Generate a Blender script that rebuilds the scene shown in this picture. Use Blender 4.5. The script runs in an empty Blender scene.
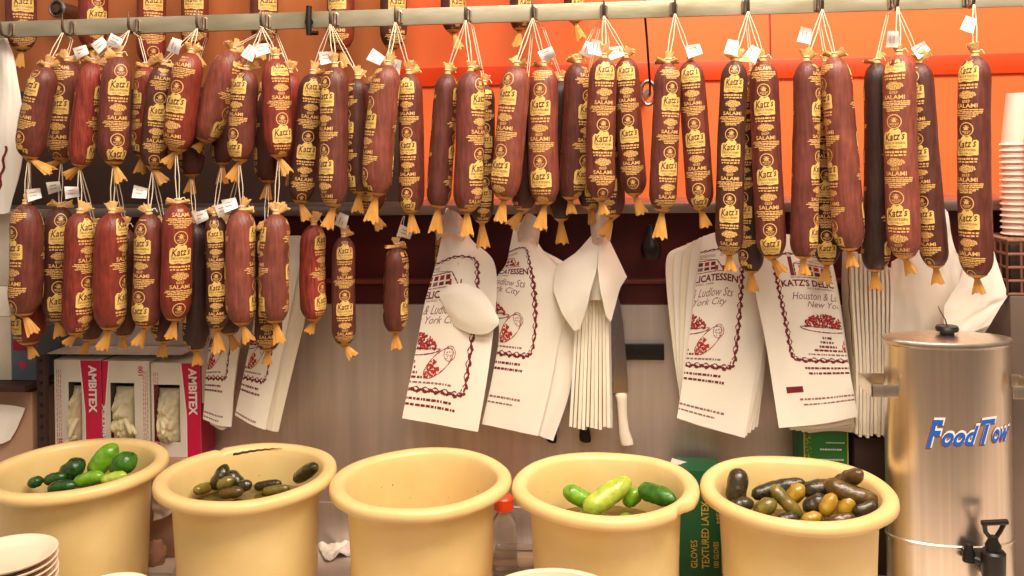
import bpy, bmesh, math, random
from mathutils import Vector, Matrix, noise
random.seed(7)
SC = bpy.context.scene
COL = SC.collection
V = Vector
PI = math.pi

# ------------------------------------------------------------------ camera
F = 900.0
CZ = 1.82                       # eye height; counter top at 0.90
CT = 0.90
CAM = V((0, 0, CZ))
pit, yaw, rol = 0.0, math.radians(6.0), math.radians(0.9)
HZ = 149.0                      # horizon line in the picture (the lens is shifted, the camera level)
FWD = V((-math.sin(yaw) * math.cos(pit), math.cos(yaw) * math.cos(pit), -math.sin(pit)))
R0 = V((math.cos(yaw), math.sin(yaw), 0))
U0 = R0.cross(FWD)
RGT = R0 * math.cos(rol) - U0 * math.sin(rol)
UPV = U0 * math.cos(rol) + R0 * math.sin(rol)
cd = bpy.data.cameras.new('camera')
cam = bpy.data.objects.new('camera', cd)
COL.objects.link(cam)
cd.sensor_width = 36
cd.lens = F / 1024 * 36
cd.shift_y = -(288 - HZ) / 1024
cd.clip_start = 0.05
m = Matrix((RGT, UPV, -FWD)).transposed().to_4x4()
m.translation = CAM
cam.matrix_world = m
SC.camera = cam


def ray(x, y):
    return RGT * ((x - 512) / F) + UPV * ((HZ - y) / F) + FWD


def at(x, y, Y):
    d = ray(x, y)
    return CAM + d * (Y / d.y)


def at_z(x, y, z):
    d = ray(x, y)
    return CAM + d * ((z - CZ) / d.z)


def mpp(P):
    return (P - CAM).dot(FWD) / F


# ------------------------------------------------------------------ materials
def srgb(r, g, b):
    f = lambda c: (c / 255 / 12.92) if c <= 10 else ((c / 255 + .055) / 1.055) ** 2.4
    return (f(r), f(g), f(b), 1)


def new_mat(name):
    mt = bpy.data.materials.new(name)
    mt.use_nodes = True
    nt = mt.node_tree
    return mt, nt, nt.nodes['Principled BSDF']


def mat(name, col, rough=.5, metal=0, spec=.5, var=0.0, vscale=20, bump=0, bscale=40, stretch=None, coat=0, trans=0, ior=1.45, sss=0, col2=None, alpha=1):
    mt, nt, b = new_mat(name)
    b.inputs['Base Color'].default_value = col
    b.inputs['Roughness'].default_value = rough
    b.inputs['Metallic'].default_value = metal
    b.inputs['Specular IOR Level'].default_value = spec
    b.inputs['Coat Weight'].default_value = coat
    b.inputs['Coat Roughness'].default_value = .25
    b.inputs['Transmission Weight'].default_value = trans
    b.inputs['IOR'].default_value = ior
    b.inputs['Alpha'].default_value = alpha
    if sss:
        b.inputs['Subsurface Weight'].default_value = sss
        b.inputs['Subsurface Radius'].default_value = (.02, .012, .006)
        b.inputs['Subsurface Scale'].default_value = 1
    tc = nt.nodes.new('ShaderNodeTexCoord')
    mp = nt.nodes.new('ShaderNodeMapping')
    nt.links.new(tc.outputs['Object'], mp.inputs['Vector'])
    if stretch:
        mp.inputs['Scale'].default_value = stretch
    if var or col2:
        n = nt.nodes.new('ShaderNodeTexNoise')
        n.inputs['Scale'].default_value = vscale
        n.inputs['Detail'].default_value = 4
        nt.links.new(mp.outputs[0], n.inputs['Vector'])
        mx = nt.nodes.new('ShaderNodeMix')
        mx.data_type = 'RGBA'
        cr = nt.nodes.new('ShaderNodeMapRange')
        cr.inputs['From Min'].default_value = .3
        cr.inputs['From Max'].default_value = .7
        nt.links.new(n.outputs['Fac'], cr.inputs['Value'])
        nt.links.new(cr.outputs[0], mx.inputs['Factor'])
        c2 = col2 or tuple(c * (1 - var) for c in col[:3]) + (1,)
        mx.inputs['A'].default_value = col
        mx.inputs['B'].default_value = c2
        nt.links.new(mx.outputs['Result'], b.inputs['Base Color'])
    if bump:
        n2 = nt.nodes.new('ShaderNodeTexNoise')
        n2.inputs['Scale'].default_value = bscale
        n2.inputs['Detail'].default_value = 5
        nt.links.new(mp.outputs[0], n2.inputs['Vector'])
        bp = nt.nodes.new('ShaderNodeBump')
        bp.inputs['Strength'].default_value = bump
        bp.inputs['Distance'].default_value = .004
        nt.links.new(n2.outputs['Fac'], bp.inputs['Height'])
        nt.links.new(bp.outputs[0], b.inputs['Normal'])
    return mt


def casing_mat(name, bump, ridge):
    """collagen casing: tint from the object's own colour, mottled, wrinkled lengthwise"""
    mt, nt, b = new_mat(name)
    N, L = nt.nodes, nt.links
    oi = N.new('ShaderNodeObjectInfo')
    tc = N.new('ShaderNodeTexCoord')
    mp = N.new('ShaderNodeMapping')
    mp.inputs['Scale'].default_value = (1, 1, .12)
    L.new(tc.outputs['Object'], mp.inputs['Vector'])
    n = N.new('ShaderNodeTexNoise'); n.inputs['Scale'].default_value = 150 if not ridge else 210
    n.inputs['Detail'].default_value = 5; n.inputs['Roughness'].default_value = .6
    L.new(mp.outputs[0], n.inputs['Vector'])
    n2 = N.new('ShaderNodeTexNoise'); n2.inputs['Scale'].default_value = 30; n2.inputs['Detail'].default_value = 3
    L.new(tc.outputs['Object'], n2.inputs['Vector'])
    r1 = N.new('ShaderNodeMapRange'); r1.inputs['From Min'].default_value = .3; r1.inputs['From Max'].default_value = .7
    r1.inputs['To Min'].default_value = .66 if not ridge else .5; r1.inputs['To Max'].default_value = 1.32 if not ridge else 1.7
    L.new(n.outputs['Fac'], r1.inputs['Value'])
    r2 = N.new('ShaderNodeMapRange'); r2.inputs['From Min'].default_value = .3; r2.inputs['From Max'].default_value = .7
    r2.inputs['To Min'].default_value = .75; r2.inputs['To Max'].default_value = 1.2
    L.new(n2.outputs['Fac'], r2.inputs['Value'])
    mu = N.new('ShaderNodeMath'); mu.operation = 'MULTIPLY'
    L.new(r1.outputs[0], mu.inputs[0]); L.new(r2.outputs[0], mu.inputs[1])
    vm = N.new('ShaderNodeVectorMath'); vm.operation = 'SCALE'
    L.new(oi.outputs['Color'], vm.inputs[0]); L.new(mu.outputs[0], vm.inputs['Scale'])
    L.new(vm.outputs[0], b.inputs['Base Color'])
    b.inputs['Roughness'].default_value = .42
    b.inputs['Specular IOR Level'].default_value = .45
    bp = N.new('ShaderNodeBump'); bp.inputs['Strength'].default_value = bump; bp.inputs['Distance'].default_value = .003
    L.new(n.outputs['Fac'], bp.inputs['Height']); L.new(bp.outputs[0], b.inputs['Normal'])
    return mt


def steel_mat(name, col, rough, stretch, bscale=60, bump=.08):
    mt = mat(name, col, rough, 1, .5, var=.18, vscale=14, bump=bump, bscale=bscale, stretch=stretch)
    return mt


M = {}
M['casing'] = casing_mat('salami_casing', .6, False)
M['wrinkled'] = casing_mat('wrinkled_casing', .9, True)
M['gold'] = mat('gold_print', srgb(226, 176, 104), .5)
M['badge'] = mat('badge_print', srgb(236, 196, 112), .5, var=.12, vscale=120)
M['ink'] = mat('dark_ink', srgb(90, 45, 25), .5)
M['tail'] = mat('casing_end', srgb(230, 164, 80), .45, var=.35, vscale=60, bump=.4, bscale=160, stretch=(1, 1, .3))
M['knot'] = mat('casing_frill', srgb(245, 190, 120), .5, var=.3, vscale=90, bump=.4, bscale=160)
M['string'] = mat('cotton_string', srgb(240, 222, 196), .8)
M['tag'] = mat('tag_paper', srgb(246, 240, 232), .6, var=.06, vscale=80)
M['rail'] = mat('rail_metal', srgb(198, 190, 168), .42, .55, .5, col2=srgb(150, 142, 112), vscale=18, bump=.1, bscale=90, stretch=(.3, 1, 1))
M['hook'] = mat('hook_metal', srgb(120, 105, 90), .35, .8, var=.4, vscale=60)
M['oval'] = mat('hook_loop_metal', srgb(175, 155, 135), .35, .7, var=.3, vscale=60)
M['bag'] = mat('white_bag', srgb(250, 242, 230), .45, var=.05, vscale=12, bump=.22, bscale=26)
M['bagcream'] = mat('cream_bag', srgb(248, 236, 214), .5, var=.06, vscale=12, bump=.25, bscale=26)
M['greybag'] = mat('translucent_film', srgb(222, 205, 196), .3, var=.12, vscale=30, bump=.6, bscale=60)
M['maroon'] = mat('maroon_ink', srgb(120, 34, 44), .6)
M['red'] = mat('red_ink', srgb(178, 50, 48), .6)
M['greyink'] = mat('grey_ink', srgb(150, 105, 110), .6)
M['bucket'] = mat('bucket_plastic', srgb(234, 204, 144), .36, vscale=9, bump=.06, bscale=30, sss=.2, col2=srgb(222, 188, 124))
M['speck'] = mat('pickling_speck', srgb(120, 70, 30), .6)
M['crack'] = mat('crack_edge', srgb(70, 40, 20), .7)
M['cuke'] = mat('cucumber_skin', srgb(70, 130, 28), .25, var=.6, vscale=55, bump=.5, bscale=120, coat=.4, col2=srgb(28, 72, 14))
M['cukepale'] = mat('pale_cucumber_skin', srgb(196, 205, 84), .25, vscale=40, bump=.4, bscale=110, coat=.4, col2=srgb(140, 172, 48))
M['cukebright'] = mat('bright_cucumber_skin', srgb(128, 176, 40), .25, vscale=45, bump=.4, bscale=110, coat=.4, col2=srgb(66, 128, 22))
M['cukedark'] = mat('dark_cucumber_skin', srgb(40, 84, 26), .25, vscale=60, bump=.6, bscale=120, coat=.4, col2=srgb(16, 44, 12))
M['pickle'] = mat('brown_pickle_skin', srgb(104, 74, 26), .22, vscale=45, bump=.5, bscale=120, coat=.5, col2=srgb(58, 42, 18))
M['pickledark'] = mat('dark_pickle_skin', srgb(62, 52, 26), .22, vscale=50, bump=.6, bscale=120, coat=.5, col2=srgb(30, 28, 16))
M['pickleyellow'] = mat('yellow_pickle_skin', srgb(186, 146, 44), .22, vscale=50, bump=.4, bscale=110, coat=.5, col2=srgb(140, 106, 30))
M['pickleolive'] = mat('olive_pickle_skin', srgb(128, 112, 40), .22, vscale=50, bump=.4, bscale=110, coat=.5, col2=srgb(84, 74, 28))
M['brine'] = mat('brine', srgb(112, 96, 36), .08, spec=.6, var=.4, vscale=30, bump=.15, bscale=30)
M['steelwall'] = steel_mat('brushed_steel_sheet', srgb(222, 212, 208), .5, (3, 1, .15), 40)
M['steel'] = steel_mat('urn_steel', srgb(236, 224, 208), .32, (6, 6, .05), 50, .05)
M['steeltrim'] = steel_mat('steel_trim', srgb(170, 158, 152), .4, (.2, 1, 3), 40)
M['orange'] = mat('orange_panel', srgb(242, 110, 58), .3, col2=srgb(208, 104, 58), vscale=3.2, bump=.06, bscale=14, stretch=(1.7, 1, .8))  # tan blotches are blurred reflections put into the panel's colour
M['orangeband'] = mat('orange_band', srgb(226, 66, 22), .35, var=.2, vscale=5, stretch=(.6, 1, 1))
M['tan'] = mat('dim_orange_panel', srgb(196, 116, 68), .35, var=.25, vscale=6, bump=.05, bscale=14, stretch=(1.6, 1, .5))  # same orange wall; the weaker light on the left is put into this colour
M['maroonshaded'] = mat('shaded_maroon_board', srgb(84, 16, 18), .45, var=.4, vscale=8)  # dark red board, with the shade of the recess darkened into its colour
M['maroonlip'] = mat('maroon_lip', srgb(120, 48, 42), .45, var=.3, vscale=12, stretch=(.3, 1, 1))
M['black'] = mat('black_plastic', srgb(24, 20, 19), .35)
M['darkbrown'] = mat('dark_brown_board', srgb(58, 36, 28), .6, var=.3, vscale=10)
M['counter'] = mat('counter_laminate', srgb(222, 206, 192), .4, var=.08, vscale=12)
M['floor'] = mat('floor_tile', srgb(120, 100, 84), .6, var=.2, vscale=3)
M['white'] = mat('white_card', srgb(238, 228, 216), .5, var=.05, vscale=20)
M['magenta'] = mat('magenta_print', srgb(214, 24, 76), .45, var=.08, vscale=20)
M['magentadark'] = mat('magenta_side', srgb(150, 24, 56), .5)
M['whiteink'] = mat('white_ink', srgb(250, 240, 240), .5)
M['latex'] = mat('cream_latex', srgb(228, 216, 178), .5, var=.15, vscale=30, bump=.5, bscale=60)
M['cavity'] = mat('box_inside', srgb(96, 84, 66), .7)
M['green'] = mat('green_card', srgb(22, 88, 46), .4, var=.2, vscale=14)
M['greenlight'] = mat('green_card_front', srgb(44, 124, 48), .4, var=.2, vscale=14)
M['goldink'] = mat('gold_ink', srgb(205, 170, 70), .5)
M['redwrap'] = mat('red_wrapper', srgb(190, 44, 34), .35, var=.3, vscale=40, bump=.6, bscale=60)
M['cardboard'] = mat('cardboard', srgb(190, 150, 122), .7, var=.2, vscale=14)
M['plate'] = mat('plate_glaze', srgb(244, 222, 196), .2, coat=.3, var=.04, vscale=10)
M['cup'] = mat('paper_cup', srgb(244, 218, 204), .5, var=.05, vscale=30)
M['clear'] = mat('clear_plastic', srgb(235, 225, 215), .08, trans=.9, ior=1.3)
M['redcap'] = mat('orange_cap', srgb(236, 74, 26), .35)
M['blade'] = steel_mat('knife_steel', srgb(190, 180, 178), .25, (3, 1, .2), 40, .04)
M['knifewhite'] = mat('white_handle', srgb(240, 226, 206), .4)
M['blue'] = mat('blue_lettering', srgb(38, 96, 190), .35)
M['whitelet'] = mat('white_lettering', srgb(246, 236, 228), .35)
M['brownlet'] = mat('brown_lettering_edge', srgb(150, 84, 60), .4)
M['carton'] = mat('pale_carton', srgb(206, 194, 176), .6, var=.12, vscale=12)
M['cartonblue'] = mat('blue_carton', srgb(92, 104, 116), .6, var=.2, vscale=12)
M['pink'] = mat('pink_label', srgb(196, 40, 72), .5)
M['wire'] = mat('rack_wire', srgb(150, 104, 84), .4, .4, var=.3, vscale=40)
M['greycab'] = mat('grey_cabinet', srgb(128, 110, 98), .35, .3, var=.25, vscale=5)
M['label'] = mat('bucket_sticker', srgb(236, 200, 150), .4)


# ------------------------------------------------------------------ mesh helpers
class MB:
    def __init__(self):
        self.v, self.f, self.mi = [], [], []

    def add(self, verts, faces, mi=0):
        o = len(self.v)
        self.v += [V(p) for p in verts]
        for f in faces:
            self.f.append(tuple(i + o for i in f)); self.mi.append(mi)
        return self

    def box(self, lo, hi, mi=0, bev=0.0):
        x0, y0, z0 = lo; x1, y1, z1 = hi
        if bev <= 0:
            vs = [(x, y, z) for x in (x0, x1) for y in (y0, y1) for z in (z0, z1)]
            fs = [(0, 1, 3, 2), (4, 6, 7, 5), (0, 4, 5, 1), (2, 3, 7, 6), (0, 2, 6, 4), (1, 5, 7, 3)]
            return self.add(vs, fs, mi)
        bm = bmesh.new()
        bmesh.ops.create_cube(bm, size=1)
        for v in bm.verts:
            v.co = V(((x0 + x1) / 2 + v.co.x * (x1 - x0), (y0 + y1) / 2 + v.co.y * (y1 - y0), (z0 + z1) / 2 + v.co.z * (z1 - z0)))
        bmesh.ops.bevel(bm, geom=bm.edges[:], offset=bev, segments=2, profile=.6, affect='EDGES')
        bm.verts.index_update()
        self.add([v.co.copy() for v in bm.verts], [tuple(v.index for v in f.verts) for f in bm.faces], mi)
        bm.free()
        return self

    def tube(self, pts, r, n=8, mi=0, cap=True):
        pts = [V(p) for p in pts]
        k = len(pts)
        rs = r if isinstance(r, (list, tuple)) else [r] * k
        ring = []
        prev = None
        for i, p in enumerate(pts):
            t = (pts[min(i + 1, k - 1)] - pts[max(i - 1, 0)])
            t = t.normalized() if t.length > 1e-9 else V((0, 0, 1))
            a = prev if prev is not None else (V((0, 1, 0)) if abs(t.y) < .9 else V((1, 0, 0)))
            a = a - t * a.dot(t)
            if a.length < 1e-6:
                a = t.orthogonal()
            a.normalize(); prev = a
            b = t.cross(a)
            ring.append([p + (a * math.cos(2 * PI * j / n) + b * math.sin(2 * PI * j / n)) * rs[i] for j in range(n)])
        vs = [q for rg in ring for q in rg]
        fs = [(i * n + j, i * n + (j + 1) % n, (i + 1) * n + (j + 1) % n, (i + 1) * n + j) for i in range(k - 1) for j in range(n)]
        if cap:
            fs += [tuple(range(n - 1, -1, -1)), tuple((k - 1) * n + j for j in range(n))]
        return self.add(vs, fs, mi)

    def lathe(self, prof, c, n=48, mi=0, fn=None):
        """prof: list of (r, z); about the vertical through c"""
        c = V(c); vs, fs = [], []
        k = len(prof)
        for i, (r, z) in enumerate(prof):
            for j in range(n):
                a = 2 * PI * j / n
                rr, zz = (r, z) if fn is None else fn(r, z, a, i)
                vs.append(c + V((rr * math.cos(a), rr * math.sin(a), zz)))
        for i in range(k - 1):
            for j in range(n):
                fs.append((i * n + j, i * n + (j + 1) % n, (i + 1) * n + (j + 1) % n, (i + 1) * n + j))
        return self.add(vs, fs, mi)

    def build(self, name, mats, parent=None, loc=None, smooth=True, sharp=40, origin=None):
        """verts are in world space; origin = where the object's own origin sits"""
        o3 = V(origin) if origin is not None else (V(parent['_o']) if parent is not None else V((0, 0, 0)))
        me = bpy.data.meshes.new(name)
        me.from_pydata([tuple(v - o3) for v in self.v], [], self.f)
        ms = mats if isinstance(mats, (list, tuple)) else [mats]
        for q in ms:
            me.materials.append(q)
        if len(ms) > 1:
            me.polygons.foreach_set('material_index', self.mi)
        me.update()
        if smooth:
            me.polygons.foreach_set('use_smooth', [True] * len(me.polygons))
            try:
                me.set_sharp_from_angle(angle=math.radians(sharp))
            except Exception:
                pass
        o = bpy.data.objects.new(name, me)
        COL.objects.link(o)
        if parent is not None:
            o.parent = parent
            o.location = o3 - V(parent['_o'])
        else:
            o.location = o3
        o['_o'] = tuple(o3)
        return o


def tag(o, label=None, cat=None, group=None, kind=None):
    if label: o['label'] = label
    if cat: o['category'] = cat
    if group: o['group'] = group
    if kind: o['kind'] = kind
    return o


def thing(name, loc, label, cat, group=None):
    o = bpy.data.objects.new(name, None)
    o.empty_display_size = .03
    COL.objects.link(o)
    o.location = loc
    o['_o'] = tuple(loc)
    return tag(o, label, cat, group)


def copy_tree(root, delta, label=None, group=None):
    r = root.copy(); COL.objects.link(r)
    r.location = root.location + V(delta)
    if label: r['label'] = label
    if group: r['group'] = group
    for ch in list(root.children):
        c = ch.copy(); COL.objects.link(c); c.parent = r
        for g in list(ch.children):
            d = g.copy(); COL.objects.link(d); d.parent = c
    return r


_TX = {}


def text2d(body, shear=0.0, offset=0.0, res=2):
    """font outline -> (verts in [-.5,.5] x [-.5,.5] of its own box, faces, aspect)"""
    key = (body, shear, offset, res)
    if key in _TX: return _TX[key]
    cu = bpy.data.curves.new('t', 'FONT')
    cu.body = body; cu.shear = shear; cu.offset = offset; cu.resolution_u = res
    ob = bpy.data.objects.new('t', cu)
    COL.objects.link(ob)
    dg = bpy.context.evaluated_depsgraph_get()
    me = bpy.data.meshes.new_from_object(ob.evaluated_get(dg))
    vs = [(v.co.x, v.co.y) for v in me.vertices]
    fs = [tuple(p.vertices) for p in me.polygons]
    bpy.data.objects.remove(ob); bpy.data.curves.remove(cu); bpy.data.meshes.remove(me)
    xs = [v[0] for v in vs]; ys = [v[1] for v in vs]
    w, h = max(xs) - min(xs), max(ys) - min(ys)
    cx, cy = (max(xs) + min(xs)) / 2, (max(ys) + min(ys)) / 2
    r = ([((x - cx) / w, (y - cy) / h) for x, y in vs], fs, w / h)
    _TX[key] = r
    return r


def place2d(t, cx, cy, w, h, rot=0):
    c, s = math.cos(rot), math.sin(rot)
    return [(cx + x * w * c - y * h * s, cy + x * w * s + y * h * c) for x, y in t[0]], t[1]


# ------------------------------------------------------------------ room shell
def struct(name, o):
    o.name = name
    return tag(o, kind='structure')


def box_obj(name, lo, hi, mt, bev=0, parent=None, origin=None):
    b = MB().box(lo, hi, 0, bev)
    o3 = origin or V(((lo[0] + hi[0]) / 2, (lo[1] + hi[1]) / 2, lo[2]))
    if parent is not None:
        return b.build(name, mt, parent)
    return b.build(name, mt, origin=o3)


YW = 2.055
zl1 = at(607, 203, YW).z; zl0 = at(607, 213, YW).z
zb = at(607, 282, YW).z; zs = at(607, 305, YW).z
XL, XR = -2.5, 2.2
struct('floor', box_obj('floor', (XL, -2.2, -.05), (XR, 2.6, 0), M['floor']))
struct('wall_back', box_obj('wall_back', (-.55, 2.27, zl0 - .02), (XR, 2.33, 2.75), M['orange']))
struct('wall_back_left', box_obj('wall_back_left', (XL, 2.27, zl0 - .02), (-.55, 2.33, 2.75), M['tan']))
zbd1, zbd0 = at(900, 56, 2.27).z, at(900, 76, 2.27).z
struct('trim_1', box_obj('trim_1', (-.547, 2.262, zbd0), (XR, 2.271, zbd1), M['orangeband'], .003))
for i, X in enumerate((at(770, 20, 2.27).x, at(392, 20, 2.27).x)):
    struct('trim_%d' % (5 + i), box_obj('trim_%d' % (5 + i), (X - .0012, 2.266, zl1), (X + .0012, 2.2705, 2.75), M['maroonlip']))
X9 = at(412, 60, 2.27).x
struct('trim_8', box_obj('trim_8', (XL, 2.20, zl1), (X9, 2.27, at(250, 86, 2.2).z), M['darkbrown'], .003))  # dark sheet added for the shade over the wall's lower left
struct('trim_2', box_obj('trim_2', (XL, YW - .022, zl0), (XR, 2.27, zl1), M['steeltrim'], .003))
struct('wall_recess', box_obj('wall_recess', (XL, YW + .02, zb), (XR, 2.33, zl0), M['maroonshaded']))
struct('trim_3', box_obj('trim_3', (XL, YW - .004, zb - .004), (XR, YW + .03, zb + .006), M['maroonlip'], .002))
struct('trim_4', box_obj('trim_4', (XL, YW + .008, zs), (XR, YW + .1, zb - .004), M['maroonshaded']))
struct('wall_lower', box_obj('wall_lower', (XL, YW, 0), (XR, YW + .06, zs), M['steelwall']))
zseam = at(330, 502, YW).z
struct('trim_7', box_obj('trim_7', (XL, YW - .003, CT), (XR, YW + .001, zseam), M['steelwall'], .001))
ct = thing('counter', (0, 1.62, 0), 'pale laminate counter running along the steel wall under the buckets', 'counter')
box_obj('counter_top', (XL, 1.28, CT - .035), (XR, YW - .004, CT - .0008), M['counter'], .006, ct)
box_obj('counter_body', (XL, 1.34, 0), (XR, YW - .004, CT - .035), M['darkbrown'], 0, ct)

# ------------------------------------------------------------------ rail and hooks
YR = 1.865
zr1, zr0 = at(574, 3, YR).z, at(574, 20, YR).z
rail = box_obj('hanging_rail', (XL + .02, YR, zr0), (XR - .02, YR + .01, zr1), M['rail'], .0015)
tag(rail, 'flat dull steel bar across the top carrying all the hooks', 'rail')
HK = [(64, 33), (130, 31), (198, 29), (262, 27), (331, 26), (396, 24), (466, 22), (533, 20), (604, 18), (675, 16), (748, 13.5), (822, 10), (897, 6), (973, 4)]
ORD = ['first', 'second', 'third', 'fourth', 'fifth', 'sixth', 'seventh', 'eighth', 'ninth', 'tenth', 'eleventh', 'twelfth', 'thirteenth', 'fourteenth', 'fifteenth', 'sixteenth', 'seventeenth', 'eighteenth', 'nineteenth', 'twentieth']
YH = 1.832
HP = []
zhook = zr0 + .001


def make_hook(X, label):
    P = V((X, YR, (zr0 + zr1) / 2))
    t = thing('rail_hook', P, label, 'hook', 'hooks along the steel rail')
    b = MB()
    b.tube([V((X, YR + .004, zr1 - .006)), V((X, YR - .004, zr1 - .007)), V((X, YR - .005, zr0 + .014)), V((X, YR - .007, zr0 + .005)), V((X, YR - .016, zr0 - .001)), V((X, YH, zhook)), V((X, YH - .006, zr0 + .012)),
            V((X, YH - .006, zr0 + .028)), V((X, YH - .004, zr1 + .006))], [.0035, .0035, .0035, .0036, .0036, .0036, .0032, .0024, .0005], 8)
    b.build('prong', M['hook'], t)
    b = MB()
    pts = []
    for k in range(13):
        a = PI * k / 12
        pts.append(V((X - .0055 * math.cos(a), YR - .002, zr1 - .011 + .006 * math.sin(a))))
    pts = [V((X - .0055, YR - .002, zr0 + .004))] + pts + [V((X + .0055, YR - .002, zr0 + .004))]
    b.tube(pts, .0026, 8)
    b.box((X - .005, YR - .002, zr0 + .003), (X + .005, YR + .001, zr1 - .008), 0, .001)
    b.build('loop', M['oval'], t)
    return t


for i, (hx, hy) in enumerate(HK):
    P = at(hx, hy, YH)
    HP.append(V((P.x, YH, zhook)))
    make_hook(P.x, 'pointed steel hook, %s along the rail counting from the glove box end' % ORD[i])
make_hook(at(2, 24, YH).x, 'pointed steel hook holding the white bag at the end of the rail')
# black coat hook on the rail and the dark ring bolts behind it
t = thing('rail_peg', at(309, 20, YR - .004), 'blunt black peg standing across the rail between the fourth and fifth hooks', 'peg')
b = MB(); b.tube([at(309, 6, YR - .008), at(308.5, 20, YR - .009), at(309, 35, YR - .010)], [.006, .007, .006], 12)
b.build('shaft', M['black'], t)
b = MB(); b.tube([at(309, 22, YR - .001), at(309, 22, YR - .012)], .009, 12); b.tube([at(311, 33, YR - .008), at(318, 33, YR - .008)], .005, 10)
b.build('stub', M['black'], t)
b = MB(); c = at(58, 9, 2.2)
b.tube([c + V((0, .07, 0)), c], [.02, .02], 20); b.tube([c, c + V((0, -.012, 0))], [.012, .011], 20)
b.tube([c + V((.02 * math.cos(a), -.003, .02 * math.sin(a))) for a in [2 * PI * k / 20 for k in range(21)]], .004, 8, cap=False)
tag(b.build('wall_mounted_pipe', M['steeltrim'], origin=c), 'round grey pipe end on the wall above the first hook', 'fitting')
b = MB(); b.tube([at(644, -12, 1.875), at(645, 16, 1.882), at(647, 40, 1.89), at(648.5, 62, 1.90), at(650, 84, 1.92), at(650, 93, 1.95), at(650, 93, 2.0)], .0025, 8)
tag(b.build('hanging_cable', M['black'], origin=at(650, 93, 1.95)), 'thin black cord hanging behind the rail, between ninth and tenth hooks', 'cable')
b = MB(); c = at(648, 93, 2.0)
b.tube([c + V((.016 * math.cos(a), -.004, .026 * math.sin(a))) for a in [2 * PI * k / 20 for k in range(21)]], .0045, 8, cap=False)
b.tube([c, c + V((0, .268, 0))], .009, 14)
tag(b.build('hanging_ring_bolt', M['steeltrim'], origin=c), 'dull metal ring bolt holding the black cord between two salamis', 'ring bolt')
b = MB(); c = at(651, 243, 2.02)
b.lathe([(0, -.035), (.018, -.034), (.023, -.02), (.021, .0), (.010, .02), (.007, .04), (0, .041)], c, 24)
b.tube([c + V((0, 0, 0)), c + V((0, .05, 0))], .007, 10)
tag(b.build('wall_mounted_bolt', M['black'], origin=c), 'dark round knob on the maroon board below the tenth hook', 'bolt')

# ------------------------------------------------------------------ salami printing (units of the radius, z down)
def print_block():
    rnd = random.Random(3)
    out = []          # (verts2d, faces, mat, layer)
    # badge with a bumpy top
    n = 14
    def top(x):
        q = x / .74
        return -.52 + .30 * q ** 2 + .07 * math.sin(q * 11 + 1) - .05 * (abs(q) < .5)
    vs, fs = [], []
    for i in range(n + 1):
        x = -.74 + 1.48 * i / n
        t = top(x); bt = .66 + .03 * math.sin(x * 9) - .06 * (abs(x) > .7)
        for k in range(4):
            vs.append((x, t + (bt - t) * k / 3))
    for i in range(n):
        for k in range(3):
            a = i * 4 + k
            fs.append((a, a + 1, a + 5, a + 4))
    out.append((vs, fs, 2, 1))

    def tx(body, cz, w, h, mi, lay, shear=0, off=0, cx=0, rot=0):
        v, f = place2d(text2d(body, shear, off, 2), cx, 0, w, h, rot)
        out.append(([(x, cz - y) for x, y in v], f, mi, lay))
    tx("Katz's", -.12, 1.24, .52, 3, 2, .35, .012, 0, .1)
    tx('DELICATESSEN', .30, 1.2, .15, 3, 2)
    tx('NEW YORK CITY', .52, .9, .1, 3, 2)

    def row(cz, w, h, mi=1, a=.1, b=.26, gap=.05, cx=0):
        x = cx - w / 2
        while x < cx + w / 2 - .04:
            l = min(rnd.uniform(a, b), cx + w / 2 - x)
            j = rnd.uniform(-.015, .015)
            out.append(([(x, cz - h / 2 + j), (x + l, cz - h / 2 + j), (x + l, cz + h / 2 + j), (x, cz + h / 2 + j)], [(0, 1, 2, 3)], mi, 1))
            x += l + rnd.uniform(gap * .5, gap * 1.4)
    row(.86, 1.4, .12); row(1.06, 1.3, .10)
    # crest: rough heap of short marks
    for k in range(9):
        z = 1.27 + k * .06
        w = 1.15 * math.sin(PI * (k + 1.4) / 10.5)
        row(z, w, .05, 1, .08, .22, .03, rnd.uniform(-.05, .05))
    tx('BEEF', 1.92, .5, .17, 1, 1, 0, .01)
    tx('SALAMI', 2.2, 1.35, .27, 1, 1, 0, .02)
    for k, (w, cx) in enumerate(((1.95, .05), (2.05, -.02), (1.75, .1), (1.6, -.08), (1.1, .05), (.8, -.05))):
        row(2.46 + k * .115, w, .07, 1, .12, .34, .03, cx)
    # round stamp
    vs, fs = [], []
    for i in range(24):
        a = 2 * PI * i / 24
        for r in (.40, .46):
            vs.append((r * math.cos(a), 3.72 + r * math.sin(a)))
    for i in range(24):
        j = (i + 1) % 24
        fs.append((2 * i, 2 * i + 1, 2 * j + 1, 2 * j))
    out.append((vs, fs, 1, 1))
    out.append(([(-.16, 3.76), (.16, 3.76), (.05, 3.5), (-.05, 3.5)], [(0, 1, 2, 3)], 1, 1))
    for z, w in ((3.50, .3), (3.60, .45), (3.84, .56), (3.92, .46), (4.0, .3)):
        row(z, w, .045, 1, .06, .14, .03)
    return out


PB = print_block()
PERIOD = 4.75


def prof(s, L, R, a1, a2, blunt):
    """radius at distance s below the shoulder"""
    e1, e2 = 2.2, 2.6 if blunt else 2.1
    if s < a1:
        q = max(0.0, 1 - ((a1 - s) / a1) ** e1)
        r = q ** .55
    elif s > L - a2:
        q = max(0.0, 1 - ((s - L + a2) / a2) ** e2)
        r = q ** .55
    else:
        r = 1
    return max(.13, r) * R * (1 + .05 * (s / L - .5))


TINT = {'B': srgb(108, 53, 43), 'R': srgb(128, 50, 38), 'D': srgb(84, 46, 38), 'K': srgb(58, 38, 33), 'P': srgb(130, 68, 55), 'O': srgb(98, 50, 41)}
PLACED = []
HU = {}
SAL = {}


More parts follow.
